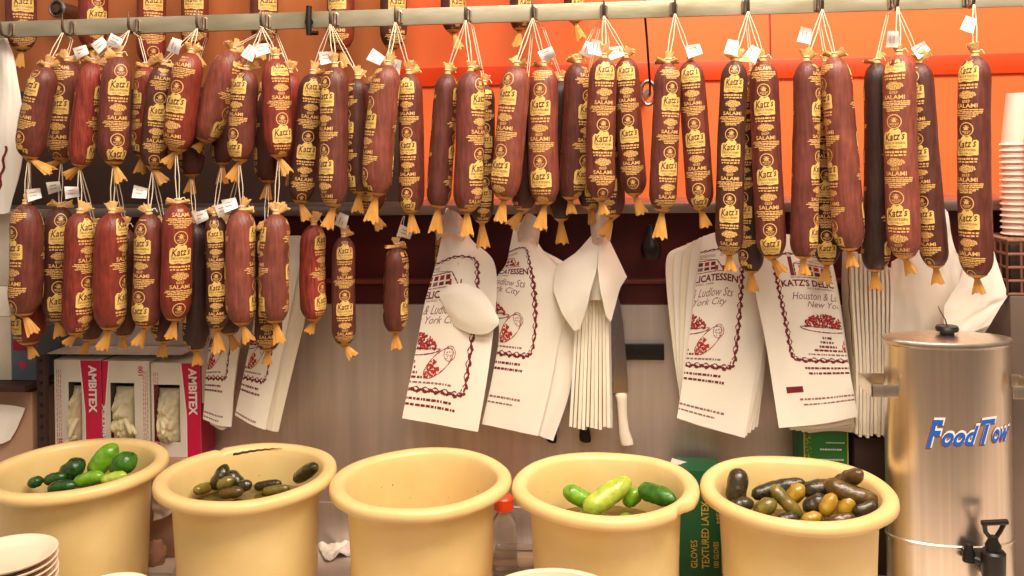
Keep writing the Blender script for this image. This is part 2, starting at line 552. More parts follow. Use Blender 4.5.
def pleat(b, P, d, side, front, ln, w, mi=0, th=.34, n=28, seed=0, r0=.0035):
    """a crimped, flared casing end starting at P, running along d"""
    rnd = random.Random(seed)
    d = d.normalized()
    side = (side - d * side.dot(d)).normalized()
    front = d.cross(side)
    ph = rnd.uniform(0, 6)
    vs, fs = [], []
    k = 7
    for i in range(k):
        t = i / (k - 1)
        rw = r0 + (w / 2 - r0) * (t ** .85)
        rt = r0 + (w / 2 * th - r0) * (t ** .8)
        for j in range(n):
            a = 2 * PI * j / n
            pl = 1 + .15 * t * math.cos(7 * a + ph) + .10 * t * math.cos(3 * a + ph * 2)
            z = ln * t + (t > .9) * .06 * ln * (math.sin(3 * a + ph) + math.sin(8 * a + ph))
            vs.append(P + d * z + side * (rw * pl * math.cos(a)) + front * (rt * pl * math.sin(a)))
    for i in range(k - 1):
        for j in range(n):
            fs.append((i * n + j, i * n + (j + 1) % n, (i + 1) * n + (j + 1) % n, (i + 1) * n + j))
    c = len(vs)
    vs.append(P + d * (ln * .8))
    for j in range(n):
        fs.append(((k - 1) * n + j, (k - 1) * n + (j + 1) % n, c))
    fs.append(tuple(range(n)))
    b.add(vs, fs, mi)


def hull(P1, P2, R, tail):
    """spheres along a salami, its frill and its splayed end, used to keep neighbours apart"""
    u = (P2 - P1).normalized(); L = (P2 - P1).length
    n = max(11, int(L / .017))
    o = [(P1 + u * (R * .8 + (L - 1.6 * R) * k / n), R * 1.08) for k in range(n + 1)]
    q = mpp(P2)
    d = (RGT * tail[0] - UPV * tail[1]) * q
    o += [(P2 + d * .35, .007), (P2 + d * .7, .011), (P2 + d, .013)]
    o += [(P1 - u * .006, .011), (P1 - u * .018, .013)]
    return o


def salami(key, x1, y1, x2, y2, w, rot, by, tint='B', wr=0, tail=(0, 20), hang=None, tg=None, label='', Y0=1.80, blunt=0, group='salamis hung along the rail', tails2=None, fix=False):
    Y = Y0
    w = w * .935
    for it in range(70):
        P1, P2 = at(x1, y1, Y), at(x2, y2, Y)
        R = w * mpp((P1 + P2) / 2) / 2
        if fix: break
        pts = hull(P1, P2, R, tail)
        ok = True
        for p, r1 in pts:
            for q, r2 in PLACED:
                dmin = r1 + r2 + .0015
                if abs(p.x - q.x) < dmin and abs(p.z - q.z) < dmin and (p - q).length < dmin:
                    ok = False; break
            if not ok: break
        if ok: break
        Y += .004
    ax = P2 - P1
    L = ax.length
    u = ax / L
    if not fix:
        PLACED.extend(hull(P1, P2, R, tail))
    rnd = random.Random(hash(key) % 1000 if not isinstance(key, str) else sum(ord(c) * (i + 3) for i, c in enumerate(key)))
    front = CAM - (P1 + P2) / 2
    front.z = 0
    front = (front - u * front.dot(u)).normalized()
    side = u.cross(front) * -1
    if side.dot(RGT) < 0: side = -side
    a1 = R * (1.5 if not blunt else 1.15); a2 = R * (1.55 if not blunt else .62)
    bend = rnd.uniform(-.004, .004)
    sd = V((rnd.uniform(0, 50), rnd.uniform(0, 50), 0))

    def surf(s, th, off=0.0):
        r = prof(s, L, R, a1, a2, blunt)
        nz = noise.noise(V((math.cos(th) * 1.2, math.sin(th) * 1.2, s / R * .8)) + sd)
        r = r * (1 + .035 * nz) + off
        c = P1 + u * s + side * (bend * math.sin(PI * s / L))
        return c + front * (r * math.cos(th)) + side * (r * math.sin(th))
    loc = V(P2)
    t = thing('hanging_salami', loc, label, 'salami', group)
    b = MB()
    NS = 36
    ss = [a1 * (k / 8) ** 1.6 for k in range(8)] + [a1 + (L - a1 - a2) * k / 9 for k in range(10)] + [L - a2 * (1 - k / 8) ** 1.6 for k in range(1, 9)]
    vs = [surf(s, 2 * PI * j / NS) for s in ss for j in range(NS)]
    fs = []
    for i in range(len(ss) - 1):
        for j in range(NS):
            fs.append((i * NS + j, (i + 1) * NS + j, (i + 1) * NS + (j + 1) % NS, i * NS + (j + 1) % NS))
    fs.append(tuple(range(NS)))
    fs.append(tuple((len(ss) - 1) * NS + j for j in range(NS - 1, -1, -1)))
    b.add(vs, fs, 0)
    # printing, two columns
    if by is not None:
        s0 = (by - y1) * mpp(P1)
        for c, (rr, sh) in enumerate(((rot, 0), (rot + 172, PERIOD * R * .55))):
            th0 = math.radians(rr)
            k = -3
            while s0 + sh + k * PERIOD * R < L + R:
                base = s0 + sh + k * PERIOD * R
                k += 1
                for (v2, f2, mi, lay) in PB:
                    zs_ = [base + z * R for _, z in v2]
                    lo, hi = .35 * R, L - .3 * R
                    if max(zs_) < lo or min(zs_) > hi: continue
                    okv = [lo <= z <= hi for z in zs_]
                    f3 = [f for f in f2 if all(okv[i] for i in f)]
                    if not f3: continue
                    use = sorted({i for f in f3 for i in f})
                    mp = {o: i for i, o in enumerate(use)}
                    vv = [surf(zs_[i], th0 + v2[i][0], .0004 * lay + .0002) for i in use]
                    b.add(vv, [tuple(mp[i] for i in f) for f in f3], mi)
    cs = b.build('casing', [M['wrinkled'] if wr else M['casing'], M['gold'], M['badge'], M['ink']], t)
    f = rnd.uniform(.88, 1.12)
    tc = TINT[tint]
    cs.color = (tc[0] * f, tc[1] * f, tc[2] * f, 1)
    q = mpp(P2)
    # bottom end
    b = MB()
    d = (RGT * tail[0] - UPV * tail[1]) * q
    ln = d.length
    Pb = P2 - u * (R * .12)
    pleat(b, Pb, d, side, front, ln, min(.034, .0135 + ln * .28), seed=rnd.randint(0, 999))
    g = [(q_, prof(L - q_ * R, L, R, a1, a2, blunt) * 1.035 + .0004) for q_ in (.33, .27, .21, .15)]
    b.tube([P2 - u * (q_ * R) for q_, _ in g] + [Pb + u * (.04 * R), Pb + d.normalized() * .005], [r_ for _, r_ in g] + [.0066, .0052], 20, cap=False)
    b.build('casing_end', M['tail'], t)
    # top frill
    b = MB()
    for k in range(2 + (rnd.random() < .5)):
        an = rnd.uniform(-1.0, 1.0) + (-.6 if k == 0 else .6)
        dd = -u * math.cos(an) + side * math.sin(an) + front * rnd.uniform(-.1, .4)
        pleat(b, P1 + u * (R * .05), dd, side, front, rnd.uniform(.018, .028), rnd.uniform(.014, .022), seed=rnd.randint(0, 999), n=16)
    b.tube([P1 + u * R * .2, P1 - u * .004, P1 - u * .008], [R * .3, .006, .005], 12)
    b.build('top_frill', M['knot'], t)
    # string
    if hang is not None:
        H = HP[hang] if isinstance(hang, int) else V(hang)
        HU[str(hang)] = HU.get(str(hang), -1) + 1
        H = H + V((0, (.0031 if isinstance(hang, int) else .005) * (HU[str(hang)] - (1.5 if isinstance(hang, int) else 0)), 0))
        b = MB()
        K = P1 - u * .006
        for k in (-1, 1):
            o = side * (.0022 * k)
            if K.y > H.y + .022 and isinstance(hang, int):
                mid = V((H.x + (K.x - H.x) * .3, K.y, H.z - .010)) + side * (.002 * k)
            else:
                mid = (K + H) / 2 + side * (.004 * k) + front * rnd.uniform(0, .003)
            b.tube([K + o, mid, H + side * (.0012 * k)], .00095, 6)
        b.tube([K + side * .0065 * math.cos(2 * PI * j / 12) + front * .0065 * math.sin(2 * PI * j / 12) for j in range(13)], .0013, 6, cap=False)
        b.tube([K, K + side * .012 - u * .004, K + side * .016 + u * .004], .001, 6)
        b.build('hang_string', M['string'], t)
        if tg:
            tx_, ty_, tr = tg            # tag centre in px offsets from the top, roll in degrees
            C = P1 + (RGT * tx_ - UPV * ty_) * q + front * .012
            a = math.radians(tr)
            ex = RGT * math.cos(a) + UPV * math.sin(a); ey = UPV * math.cos(a) - RGT * math.sin(a)
            b = MB()
            nn = 6
            W_, H_ = .030, .024
            for sgn in (0, 1):
                vs = []
                for i in range(nn + 1):
                    for j in range(nn + 1):
                        x, y = (i / nn - .5), (j / nn - .5)
                        vs.append(C + ex * (x * W_) + ey * (y * H_ * (1 - .25 * x)) + front * (.006 * math.sin(3 * x + tr) + .004 * math.cos(4 * y + tr) - sgn * .0005))
                fs = [(i * (nn + 1) + j, i * (nn + 1) + j + 1, (i + 1) * (nn + 1) + j + 1, (i + 1) * (nn + 1) + j) for i in range(nn) for j in range(nn)]
                b.add(vs, fs, 0)
            for k in range(2):
                p = C + ey * (.004 - .007 * k) + front * .0075
                b.add([p - ex * .009, p + ex * .006, p + ex * .006 + ey * .0015, p - ex * .009 + ey * .0015], [(0, 1, 2, 3)], 1)
            b.build('paper_tag', [M['tag'], M['greyink']], t)
    if tails2:
        pass
    SAL[key] = (P1, P2, R)
    return t


def hk(look, i):
    return '%s on the %s hook from the glove boxes' % (look, ORD[i])


UP = [
    # front layer first
    ('u1', 47, 66, 29, 160, 30, -52, 88, 'B', 0, (22, 13), 0, None, hk('brown salami leaning outward, end twisted sideways', 0)),
    ('u2', 67, 60, 62, 162, 31, -28, 105, 'B', 0, (-18, 8), 0, (14, -8, 20), hk('dark brown salami with gold badge facing out', 0)),
    ('u4', 119, 56, 114, 166, 31, 14, 86, 'B', 0, (7, 17), 1, (-4, -14, -25), hk('large front salami, badge and SALAMI print facing', 1)),
    ('u7', 191, 52, 177, 153, 32, -30, 104, 'R', 0, (-12, 13), 2, (-16, -6, 70), hk('reddish front salami with gold badge midway', 2)),
    ('u8', 233, 50, 203, 143, 33, 62, 128, 'P', 0, (-8, 8), 3, None, hk('strongly tilted short plain salami', 3)),
    ('u10', 276, 58, 279, 159, 30, 22, 134, 'R', 0, (9, 16), 3, (-14, -8, 15), hk('reddish front salami printed down the middle', 3)),
    ('u14', 335, 66, 334, 208, 30, -44, 98, 'O', 0, (-7, 21), 4, (-8, -8, 10), hk('front brown salami, print on one edge', 4)),
    ('u16', 388, 64, 376, 197, 32, -62, 120, 'P', 0, (-5, 26), 5, (-12, -6, -30), hk('plain-faced tilted front salami', 5)),
    ('u19', 471, 70, 467, 213, 31, 44, 100, 'B', 0, (0, 24), 6, None, hk('front salami with print along its edge', 6)),
    ('u21', 517, 65, 504, 201, 32, -34, 96, 'P', 0, (-4, 22), 7, None, hk('tilted front salami with badge near base', 7)),
    ('u22', 544, 65, 545, 206, 32, -14, 106, 'P', 0, (-5, 24), 7, (3, -10, 25), hk('upright front salami, badges facing forward', 7)),
    ('u24', 604, 57, 601, 202, 31, 10, 140, 'B', 0, (3, 14), 8, (-8, -9, 80), hk('middle front salami with SALAMI print facing', 8)),
    ('u26', 668, 62, 662, 213, 29, 22, 102, 'B', 0, (-2, 26), 9, None, hk('slightly tilted salami, badge at its base', 9)),
    ('u27', 690, 60, 701, 211, 29, -4, 74, 'B', 0, (5, 17), 9, (4, -9, 15), hk('salami leaning toward the urn, fully printed', 9)),
    ('u28', 735, 60, 729, 256, 29, 0, 84, 'D', 0, (1, 16), 10, (-3, -12, 78), hk('long blunt salami printed along its full length', 10)),
    ('u30', 763, 60, 772, 260, 31, -2, 106, 'B', 0, (11, 14), 10, (-10, -6, 60), hk('long front salami, printed badges facing forward', 10)),
    ('u31', 807, 60, 803, 260, 28, 66, 232, 'B', 0, (1, 16), 11, (-2, -24, 80), hk('long plain salami, print at far edge', 11)),
    ('u33', 834, 56, 850, 252, 32, -66, 170, 'P', 0, (2, 16), 11, None, hk('long reddish plain salami, leaning outward', 11)),
    ('u35', 899, 54, 905, 260, 34, -20, 138, 'P', 0, (7, 15), 12, (-6, -14, 88), hk('thick reddish front salami with faded print', 12)),
    ('u37', 975, 55, 977, 279, 33, -28, 72, 'O', 0, (2, 16), 13, (-6, -30, 72), 'long brown salami hanging alone from the last hook above the urn'),
    # second layer
    ('u3', 94, 62, 80, 168, 27, 66, 150, 'R', 1, (-14, 10), 1, (6, -17, 40), hk('wrinkled red salami in the bunch', 1)),
    ('u6', 164, 64, 153, 170, 28, 4, 112, 'D', 0, (11, 14), 2, None, hk('dark brown fully printed salami', 2)),
    ('u9', 247, 69, 240, 163, 28, -38, 86, 'B', 0, (-9, 18), 3, (3, -16, 60), hk('salami behind the tilted one, print at edge', 3)),
    ('u13', 313, 73, 300, 204, 28, 6, 88, 'D', 0, (7, 17), 4, None, hk('dark salami, print all down its face', 4)),
    ('u17', 409, 73, 411, 214, 27, -22, 146, 'B', 0, (2, 20), 5, (-14, -6, 75), hk('brown salami beside the plain tilted one', 5)),
    ('u18', 448, 73, 438, 209, 26, 78, 150, 'O', 0, (-3, 24), 6, None, hk('nearly unprinted brown salami', 6)),
    ('u23', 578, 62, 570, 201, 29, 50, 110, 'O', 0, (1, 14), 8, (10, -12, 70), hk('dark salami at the bunch edge, half hidden', 8)),
    ('u25', 626, 57, 635, 197, 28, -3, 72, 'B', 0, (7, 18), 8, (-10, -4, 15), hk('printed salami leaning toward the urn', 8)),
    ('u34', 877, 62, 875, 273, 28, 78, 245, 'K', 0, (1, 18), 12, None, hk('nearly black long salami', 12)),
    ('u36', 919, 62, 936, 269, 28, -30, 90, 'D', 0, (2, 16), 12, (2, -12, 35), hk('dark leaning printed salami behind the thick one', 12)),
    ('u32', 826, 64, 827, 266, 27, 0, 248, 'K', 0, (-2, 18), 11, None, hk('dark hidden salami behind two others', 11)),
    ('u29', 752, 74, 751, 274, 26, 150, 120, 'K', 0, (2, 18), 10, None, hk('dark unprinted salami wedged behind the pair', 10)),
    ('u5', 146, 66, 142, 158, 23, 130, 120, 'R', 1, (-2, 16), 1, None, hk('thin wrinkled red salami at the back', 1)),
    ('u11', 290, 72, 289, 170, 24, 120, 110, 'R', 0, (2, 16), 3, None, hk('small red salami peeping out behind', 3)),
    ('u15', 358, 78, 359, 195, 24, 130, 150, 'D', 0, (-2, 18), 4, None, hk('dark salami in the back of the bunch', 4)),
    ('u12', 222, 86, 222, 166, 24, 100, 120, 'D', 0, (0, 18), 3, None, hk('dark short salami under the tilted one', 3)),
    ('u20', 484, 84, 482, 224, 24, 6, 140, 'D', 0, (1, 24), 6, None, hk('dark printed salami at the back', 6)),
    ('u21b', 527, 84, 523, 212, 28, 120, 140, 'D', 0, (-12, 16), 7, None, hk('dark salami hidden between the front pair', 7)),
    ('u22b', 561, 80, 561, 222, 24, 110, 140, 'K', 0, (1, 22), 7, None, hk('nearly black salami at the back', 7)),
    ('u16b', 378, 84, 372, 213, 28, -40, 130, 'D', 0, (9, 17), 5, None, hk('hidden salami behind the plain tilted one', 5)),
    ('u23b', 588, 78, 590, 210, 26, 20, 130, 'K', 0, (3, 14), 8, None, hk('dark salami at the very back', 8)),
    ('u24b', 611, 74, 612, 219, 28, -20, 120, 'D', 0, (-9, 18), 8, None, hk('hidden salami with splayed end behind others', 8)),
    ('u7b', 190, 88, 192, 178, 26, 100, 120, 'D', 0, (-2, 16), 2, None, hk('dark hidden salami behind the reddish one', 2)),
    ('u10b', 268, 88, 268, 184, 26, 100, 120, 'D', 0, (-2, 16), 3, None, hk('dark hidden salami behind the printed one', 3)),
]
for a in UP:
    salami(*a)


def bot(k, dy=2):
    P1, P2, R = SAL[k]
    return V((P2.x, P2.y - .003, P2.z - .004))


LG = 'salamis strung in the lower row'


def lo(look, i):
    return '%s, %s in lower row from the glove boxes' % (look, ORD[i])


LOW = [
    ('l1', 26, 203, 24, 317, 33, -58, 248, 'B', 0, (10, 18), bot('u1'), (8, -9, 10), lo('thick brown salami, print on its outer edge', 0), 1.80),
    ('l3', 80, 212, 76, 336, 31, 34, 296, 'R', 1, (-10, 10), bot('u3'), (-8, -20, 5), lo('wrinkled bright red salami', 2), 1.80),
    ('l4', 112, 212, 110, 331, 33, 60, 224, 'R', 0, (-8, 20), bot('u4'), None, lo('plain red salami showing print at one edge', 3), 1.80),
    ('l6', 178, 202, 175, 322, 32, 14, 252, 'R', 0, (-4, 18), bot('u7'), None, lo('red salami with SALAMI print facing', 5), 1.795),
    ('l5', 149, 213, 146, 329, 30, -36, 310, 'B', 0, (-9, 18), bot('u6'), (-9, -21, -10), lo('brown salami with badge low on its side', 4), 1.80),
    ('l9', 242, 209, 242, 326, 31, 76, 300, 'P', 0, (7, 17), bot('u9'), (-12, -5, 15), lo('plain pinkish salami, print wrapping both sides', 7), 1.80),
    ('l10', 276, 213, 275, 324, 31, -80, 300, 'P', 0, (5, 20), bot('u10'), None, lo('plain salami beside the lone wrinkled one', 8), 1.80),
    ('l2', 60, 206, 57, 322, 30, 6, 300, 'D', 0, (3, 16), bot('u2'), (-6, -19, 12), lo('dark printed salami tucked behind the wrinkled red', 1), 1.81),
    ('l8', 215, 215, 217, 331, 24, -8, 234, 'D', 0, (2, 22), bot('u12'), (8, -6, 20), lo('narrow dark salami with two gold badges', 6), 1.81),
    ('l11', 314, 224, 314, 322, 27, 50, 300, 'R', 1, (-5, 12), at(301, 210, 1.90), None, lo('dark red wrinkled salami hanging alone', 9), 1.87),
    ('l12', 344, 236, 344, 346, 25, 6, 306, 'O', 0, (9, 12), at(336, 214, 1.93), (-2, -16, 70), 'blunt brown printed salami hanging alone above the cracked bucket', 1.90),
    ('l13', 397, 246, 395, 334, 26, 66, 305, 'O', 0, (2, 16), at(404, 216, 1.93), (8, -14, -20), 'short brown salami with paper wrapped top beside the printed bag', 1.91),
    ('l1b', 28, 232, 29, 346, 34, 120, 280, 'R', 0, (5, 13), bot('u1'), None, lo('reddish salami half hidden behind the thick brown', 0), 1.84),
    ('l3b', 94, 226, 90, 342, 28, 120, 280, 'D', 0, (-8, 12), bot('u3'), None, lo('dark salami hidden behind the wrinkled red', 2), 1.85),
    ('l4b', 125, 228, 124, 338, 25, 120, 280, 'D', 0, (-2, 11), bot('u4'), None, lo('dark salami hidden behind the plain red', 3), 1.85),
    ('l6b', 164, 226, 164, 344, 28, 120, 280, 'D', 0, (-2, 14), bot('u6'), None, lo('dark salami wedged behind the red SALAMI-printed one', 5), 1.85),
    ('l7', 195, 222, 196, 352, 27, 100, 280, 'K', 0, (2, 14), bot('u7b'), (6, -6, 20), lo('nearly black tall salami', 6), 1.85),
    ('l8b', 226, 226, 230, 336, 27, 100, 280, 'D', 0, (6, 14), bot('u9'), None, lo('dark salami behind the narrow printed one', 7), 1.86),
    ('l10b', 266, 230, 268, 352, 28, -4, 306, 'D', 0, (-1, 13), bot('u10b'), None, lo('printed salami hanging lowest behind plain one', 8), 1.85),
    ('l14', 447, 222, 445, 318, 22, -60, 262, 'D', 0, (0, 12), at(447, 208, 2.026), None, 'dark salami almost hidden behind the first printed bag', 2.026),
]
for a in LOW:
    salami(*a[:14], Y0=a[14], group=LG)

BK = [(22, 52, 30, 10, 4, 'B'), (92, 50, 29, 20, 16, 'R'), (151, 66, 29, 10, 3, 'R'), (195, 52, 28, -6, 2, 'R'), (264, 44, 29, 20, 3, 'B'), (340, 52, 29, -20, 2, 'R'),
      (393, 50, 28, 20, 4, 'D'), (453, 34, 25, 30, 4, 'D'), (520, 32, 24, 30, 4, 'D'), (575, 24, 22, 30, 4, 'D')]
YB = 2.13
hr = MB().tube([V((XL + .03, YB + .05, 2.36)), V((XR - .03, YB + .05, 2.36))], .011, 14).build('hanging_rail', M['steeltrim'], origin=V((0, YB + .05, 2.36)))
tag(hr, 'round rear pole carrying the salamis behind the flat steel bar', 'rail')
for i, (x, y, w, rot, by, tn) in enumerate(BK):
    P = at(x, y, YB)
    top = at(x + (512 - x) * -.004, y - 128, YB)
    salami('b%d' % i, x, y - 118, x, y, w, rot, by, tn, 0, (6 if i % 2 else -3, 16), V((P.x, YB + .05, 2.352)), None,
           'salami hanging behind the steel bar, %s from the pipe end of the rear row' % ORD[i], Y0=YB, group='salamis in the rear row', fix=True)

# ------------------------------------------------------------------ bags
def crom(p0, p1, p2, p3, t):
    return .5 * ((2 * p1) + (-p0 + p2) * t + (2 * p0 - 5 * p1 + 4 * p2 - p3) * t * t + (-p0 + 3 * p1 - 3 * p2 + p3) * t ** 3)


def spline(ps, t):
    n = len(ps) - 1
    if n == 0: return ps[0]
    x = min(max(t, 0), 1) * n
    i = min(int(x), n - 1)
    f = x - i
    p0 = ps[i - 1] if i > 0 else ps[0] * 2 - ps[1]
    p3 = ps[i + 2] if i + 2 <= n else ps[n] * 2 - ps[n - 1]
    return crom(p0, ps[i], ps[i + 1], p3, f)


def linear(ps, t):
    n = len(ps) - 1
    x = min(max(t, 0), 1) * n
    i = min(int(x), n - 1)
    return ps[i].lerp(ps[i + 1], x - i)


class Sheet:
    def __init__(self, rows, Y0, wob=.0015, seed=0, lin=False):
        self.lin = lin
        self.rows = [[at(p[0], p[1], Y0 + (p[2] if len(p) > 2 else 0)) for p in r] for r in rows]
        self.wob = wob
        self.sd = V((seed * 7.3, seed * 3.1, 0))

    def __call__(self, u, v):
        sp = linear if self.lin else spline
        p = sp([sp(r, u) for r in self.rows], v)
        n = noise.noise(V((u * 3, v * 4, 0)) + self.sd) + .5 * noise.noise(V((u * 8, v * 7, 3)) + self.sd)
        return p + V((0, self.wob * n, 0))

    def normal(self, u, v):
        e = .01
        a = self(min(u + e, 1), v) - self(max(u - e, 0), v)
        b = self(u, min(v + e, 1)) - self(u, max(v - e, 0))
        n = a.cross(b)
        if n.length < 1e-12: return V((0, -1, 0))
        n.normalize()
        return n if n.dot(CAM - self(u, v)) > 0 else -n

    def mesh(self, b, mi=0, nu=28, nv=40, th=.003):
        fr, bk = [], []
        for i in range(nv + 1):
            for j in range(nu + 1):
                p = self(j / nu, i / nv)
                n = self.normal(j / nu, i / nv)
                fr.append(p); bk.append(p - n * th)
        N_ = len(fr)
        w = nu + 1
        fs = []
        for i in range(nv):
            for j in range(nu):
                a = i * w + j
                fs.append((a, a + w, a + w + 1, a + 1))
                fs.append((N_ + a, N_ + a + 1, N_ + a + w + 1, N_ + a + w))
        for j in range(nu):
            fs.append((j, j + 1, N_ + j + 1, N_ + j))
            a = nv * w + j
            fs.append((a, N_ + a, N_ + a + 1, a + 1))
        for i in range(nv):
            a = i * w
            fs.append((a, N_ + a, N_ + a + w, a + w))
            a = i * w + nu
            fs.append((a, a + w, N_ + a + w, N_ + a))
        b.add(fr + bk, fs, mi)

    def stamp(self, b, polys, u0, v0, du, dv, off=.0006):
        """map flat artwork onto the sheet, cut at the sheet's edges"""
        bm = bmesh.new()
        lay = bm.faces.layers.int.new('m')
        for vs, fs, mi in polys:
            bv = [bm.verts.new((u0 + x * du, v0 + y * dv, 0)) for x, y in vs]
            for f in fs:
                try:
                    bm.faces.new([bv[i] for i in f])[lay] = mi
                except ValueError:
                    pass
        for co, no in (((.005, 0, 0), (-1, 0, 0)), ((.995, 0, 0), (1, 0, 0)), ((0, .005, 0), (0, -1, 0)), ((0, .995, 0), (0, 1, 0))):
            bmesh.ops.bisect_plane(bm, geom=bm.verts[:] + bm.edges[:] + bm.faces[:], plane_co=co, plane_no=no, clear_outer=True)
        bm.verts.index_update()
        vs = [self(v.co.x, v.co.y) + self.normal(v.co.x, v.co.y) * off for v in bm.verts]
        for f in bm.faces:
            b.add([vs[v.index] for v in f.verts], [tuple(range(len(f.verts)))], f[lay])
        bm.free()


def artwork():
    """the bag print, one unit wide, y down.  0 maroon, 1 red, 2 grey"""
    rnd = random.Random(11)
    P = []

    def ribbon(pts, w, mi, wav=0, fr=60):
        for i in range(len(pts) - 1):
            a, c = V(pts[i]), V(pts[i + 1])
            d = (c - a)
            if d.length < 1e-6: continue
            n = V((-d.y, d.x)).normalized()
            k = max(1, int(d.length / .02))
            for q in range(k):
                s, e = a + d * (q / k), a + d * ((q + 1) / k)
                ws = wav * math.sin((i * 3 + q) * 1.3); we = wav * math.sin((i * 3 + q + 1) * 1.3)
                w1 = w * (1 + .35 * math.sin((i + q) * 2.1))
                P.append(([tuple(s + n * (ws - w1)), tuple(e + n * (we - w1)), tuple(e + n * (we + w1)), tuple(s + n * (ws + w1))], [(0, 1, 2, 3)], mi))

    def rrect(x0, y0, x1, y1, r):
        pts = []
        for cx, cy, a0 in ((x1 - r, y0 + r, -90), (x1 - r, y1 - r, 0), (x0 + r, y1 - r, 90), (x0 + r, y0 + r, 180)):
            for k in range(5):
                a = math.radians(a0 + 22.5 * k)
                pts.append((cx + r * math.cos(a), cy + r * math.sin(a)))
        return pts + [pts[0]]
    ribbon(rrect(0, 0, 1, 1.25, .07), .0125, 0, .009)
    ribbon(rrect(0.02, .02, .98, 1.23, .06), .005, 0, -.012)
    # shopfront sketch
    ribbon([(.14, .36), (.86, .36)], .004, 0)
    ribbon([(.2, .34), (.2, .16), (.72, .2), (.8, .34)], .006, 0)
    ribbon([(.2, .16), (.34, .1), (.72, .2)], .004, 2)
    for k in range(6):
        x = .25 + k * .08
        y = .19 + k * .006
        P.append(([(x, y), (x + .055, y + .004), (x + .055, y + .06), (x, y + .06)], [(0, 1, 2, 3)], 0 if k % 2 else 1))
        P.append(([(x, y + .08), (x + .06, y + .08), (x + .06, .335), (x, .335)], [(0, 1, 2, 3)], 0 if k % 3 else 2))
    P.append(([(.15, .05), (.19, .05), (.19, .34), (.15, .34)], [(0, 1, 2, 3)], 0))
    P.append(([(.7, .28), (.84, .29), (.84, .345), (.7, .345)], [(0, 1, 2, 3)], 1))
    for k in range(3):
        P.append(([(.42 + .03 * k, .075 + .02 * k), (.8, .085 + .02 * k), (.8, .092 + .02 * k), (.42 + .03 * k, .082 + .02 * k)], [(0, 1, 2, 3)], 2))

    def tx(body, cx, cy, w, h, mi, shear=0, off=0, rot=0):
        v, f = place2d(text2d(body, shear, off, 2), cx, 0, w, h, rot)
        P.append(([(x, cy - y) for x, y in v], f, mi))
    tx("KATZ'S DELICATESSEN", .5, .43, .92, .085, 0, 0, .03)
    tx('ESTABLISHED 1888', .5, .495, .4, .018, 0)
    tx('Houston & Ludlow Sts', .52, .58, .8, .085, 2, .4)
    tx('New York City', .56, .68, .6, .085, 2, .4)

    def dashes(cy, x0, x1, h, mi):
        x = x0
        while x < x1 - .01:
            l = min(rnd.uniform(.012, .05), x1 - x)
            P.append(([(x, cy), (x + l, cy), (x + l, cy + h), (x, cy + h)], [(0, 1, 2, 3)], mi))
            x += l + rnd.uniform(.006, .014)
    # heaped platter
    for k in range(300):
        a = rnd.uniform(0, PI); r = rnd.random() ** .5
        x = .42 + .24 * r * math.cos(a); y = .905 - .13 * r * math.sin(a)
        s = rnd.uniform(.010, .019)
        an = rnd.uniform(0, PI)
        c, sn = math.cos(an) * s, math.sin(an) * s
        P.append(([(x - c, y - sn), (x + sn * .6, y - c * .6), (x + c, y + sn), (x - sn * .6, y + c * .6)], [(0, 1, 2, 3)], rnd.choice((0, 1, 1))))
    ribbon([(.42 + .28 * math.cos(PI * k / 12), .905 + .05 * math.sin(PI * k / 12)) for k in range(13)], .004, 0)
    ribbon([(.14, .905), (.70, .905)], .003, 0)
    # cut sausage: outline, hatching, pale cut face
    ca, sa = math.cos(-.75), math.sin(-.75)
    ell = lambda rx, ry, t: (.70 + rx * math.cos(t) * ca - ry * math.sin(t) * sa, 1.02 + rx * math.cos(t) * sa + ry * math.sin(t) * ca)
    ribbon([ell(.17, .075, 2 * PI * k / 28) for k in range(29)], .004, 1)
    for k in range(130):
        t = rnd.uniform(.55 * PI, 1.45 * PI); r = rnd.uniform(.3, .95)
        x, y = ell(.17 * r, .075 * r, t)
        s = rnd.uniform(.006, .013)
        P.append(([(x - s, y), (x, y - s * .8), (x + s, y), (x, y + s * .8)], [(0, 1, 2, 3)], 1))
    ribbon([(.80 + .055 * math.cos(2 * PI * k / 20), .935 + .06 * math.sin(2 * PI * k / 20)) for k in range(21)], .003, 2)
    for k in range(20):
        x = .80 + rnd.uniform(-.035, .035); y = .935 + rnd.uniform(-.04, .04)
        P.append(([(x - .006, y), (x, y - .005), (x + .006, y), (x, y + .005)], [(0, 1, 2, 3)], 2))
    for k, (x0, x1) in enumerate(((.36, .46), (.33, .49), (.31, .5))):
        dashes(1.0 + k * .045, x0, x1, .022, 0)
    dashes(1.13, .25, .62, .02, 0)
    dashes(1.175, .18, .86, .016, 2)
    dashes(1.31, .12, .9, .02, 0)
    dashes(1.36, .15, .95, .02, 0)
    dashes(1.60, .02, 1.0, .017, 2)
    dashes(1.65, .05, .9, .014, 2)
    return P


ART = artwork()


def bag(label, rows, Y0, art=None, extra=(), mt='bag', group='paper bags hung in bunches below the salamis', th=.003, seed=0, wob=.0015, cat='bag', nu=28, nv=40, marks=(), lin=False):
    b = MB()
    s = Sheet(rows, Y0, wob, seed, lin)
    s.mesh(b, 0, nu, nv, th)
    if art:
        s.stamp(b, [(v, f, mi + 1) for v, f, mi in ART], *art)
    if marks:
        s.stamp(b, [(v, f, mi + 1) for v, f, mi in marks], 0, 0, 1, 1)
    for er in extra:
        e = Sheet(er[0], Y0, wob * .5, seed + 1, len(er) > 2)
        e.mesh(b, er[1] if len(er) > 1 else 0, 18, 18, .002)
    ps = b.v
    c = V((sum(p.x for p in ps) / len(ps), sum(p.y for p in ps) / len(ps), min(p.z for p in ps)))
    o = b.build('hanging_paper_bag', [M[mt], M['maroon'], M['red'], M['greyink'], M['greybag']], origin=c, sharp=55)
    return tag(o, label, cat, group)


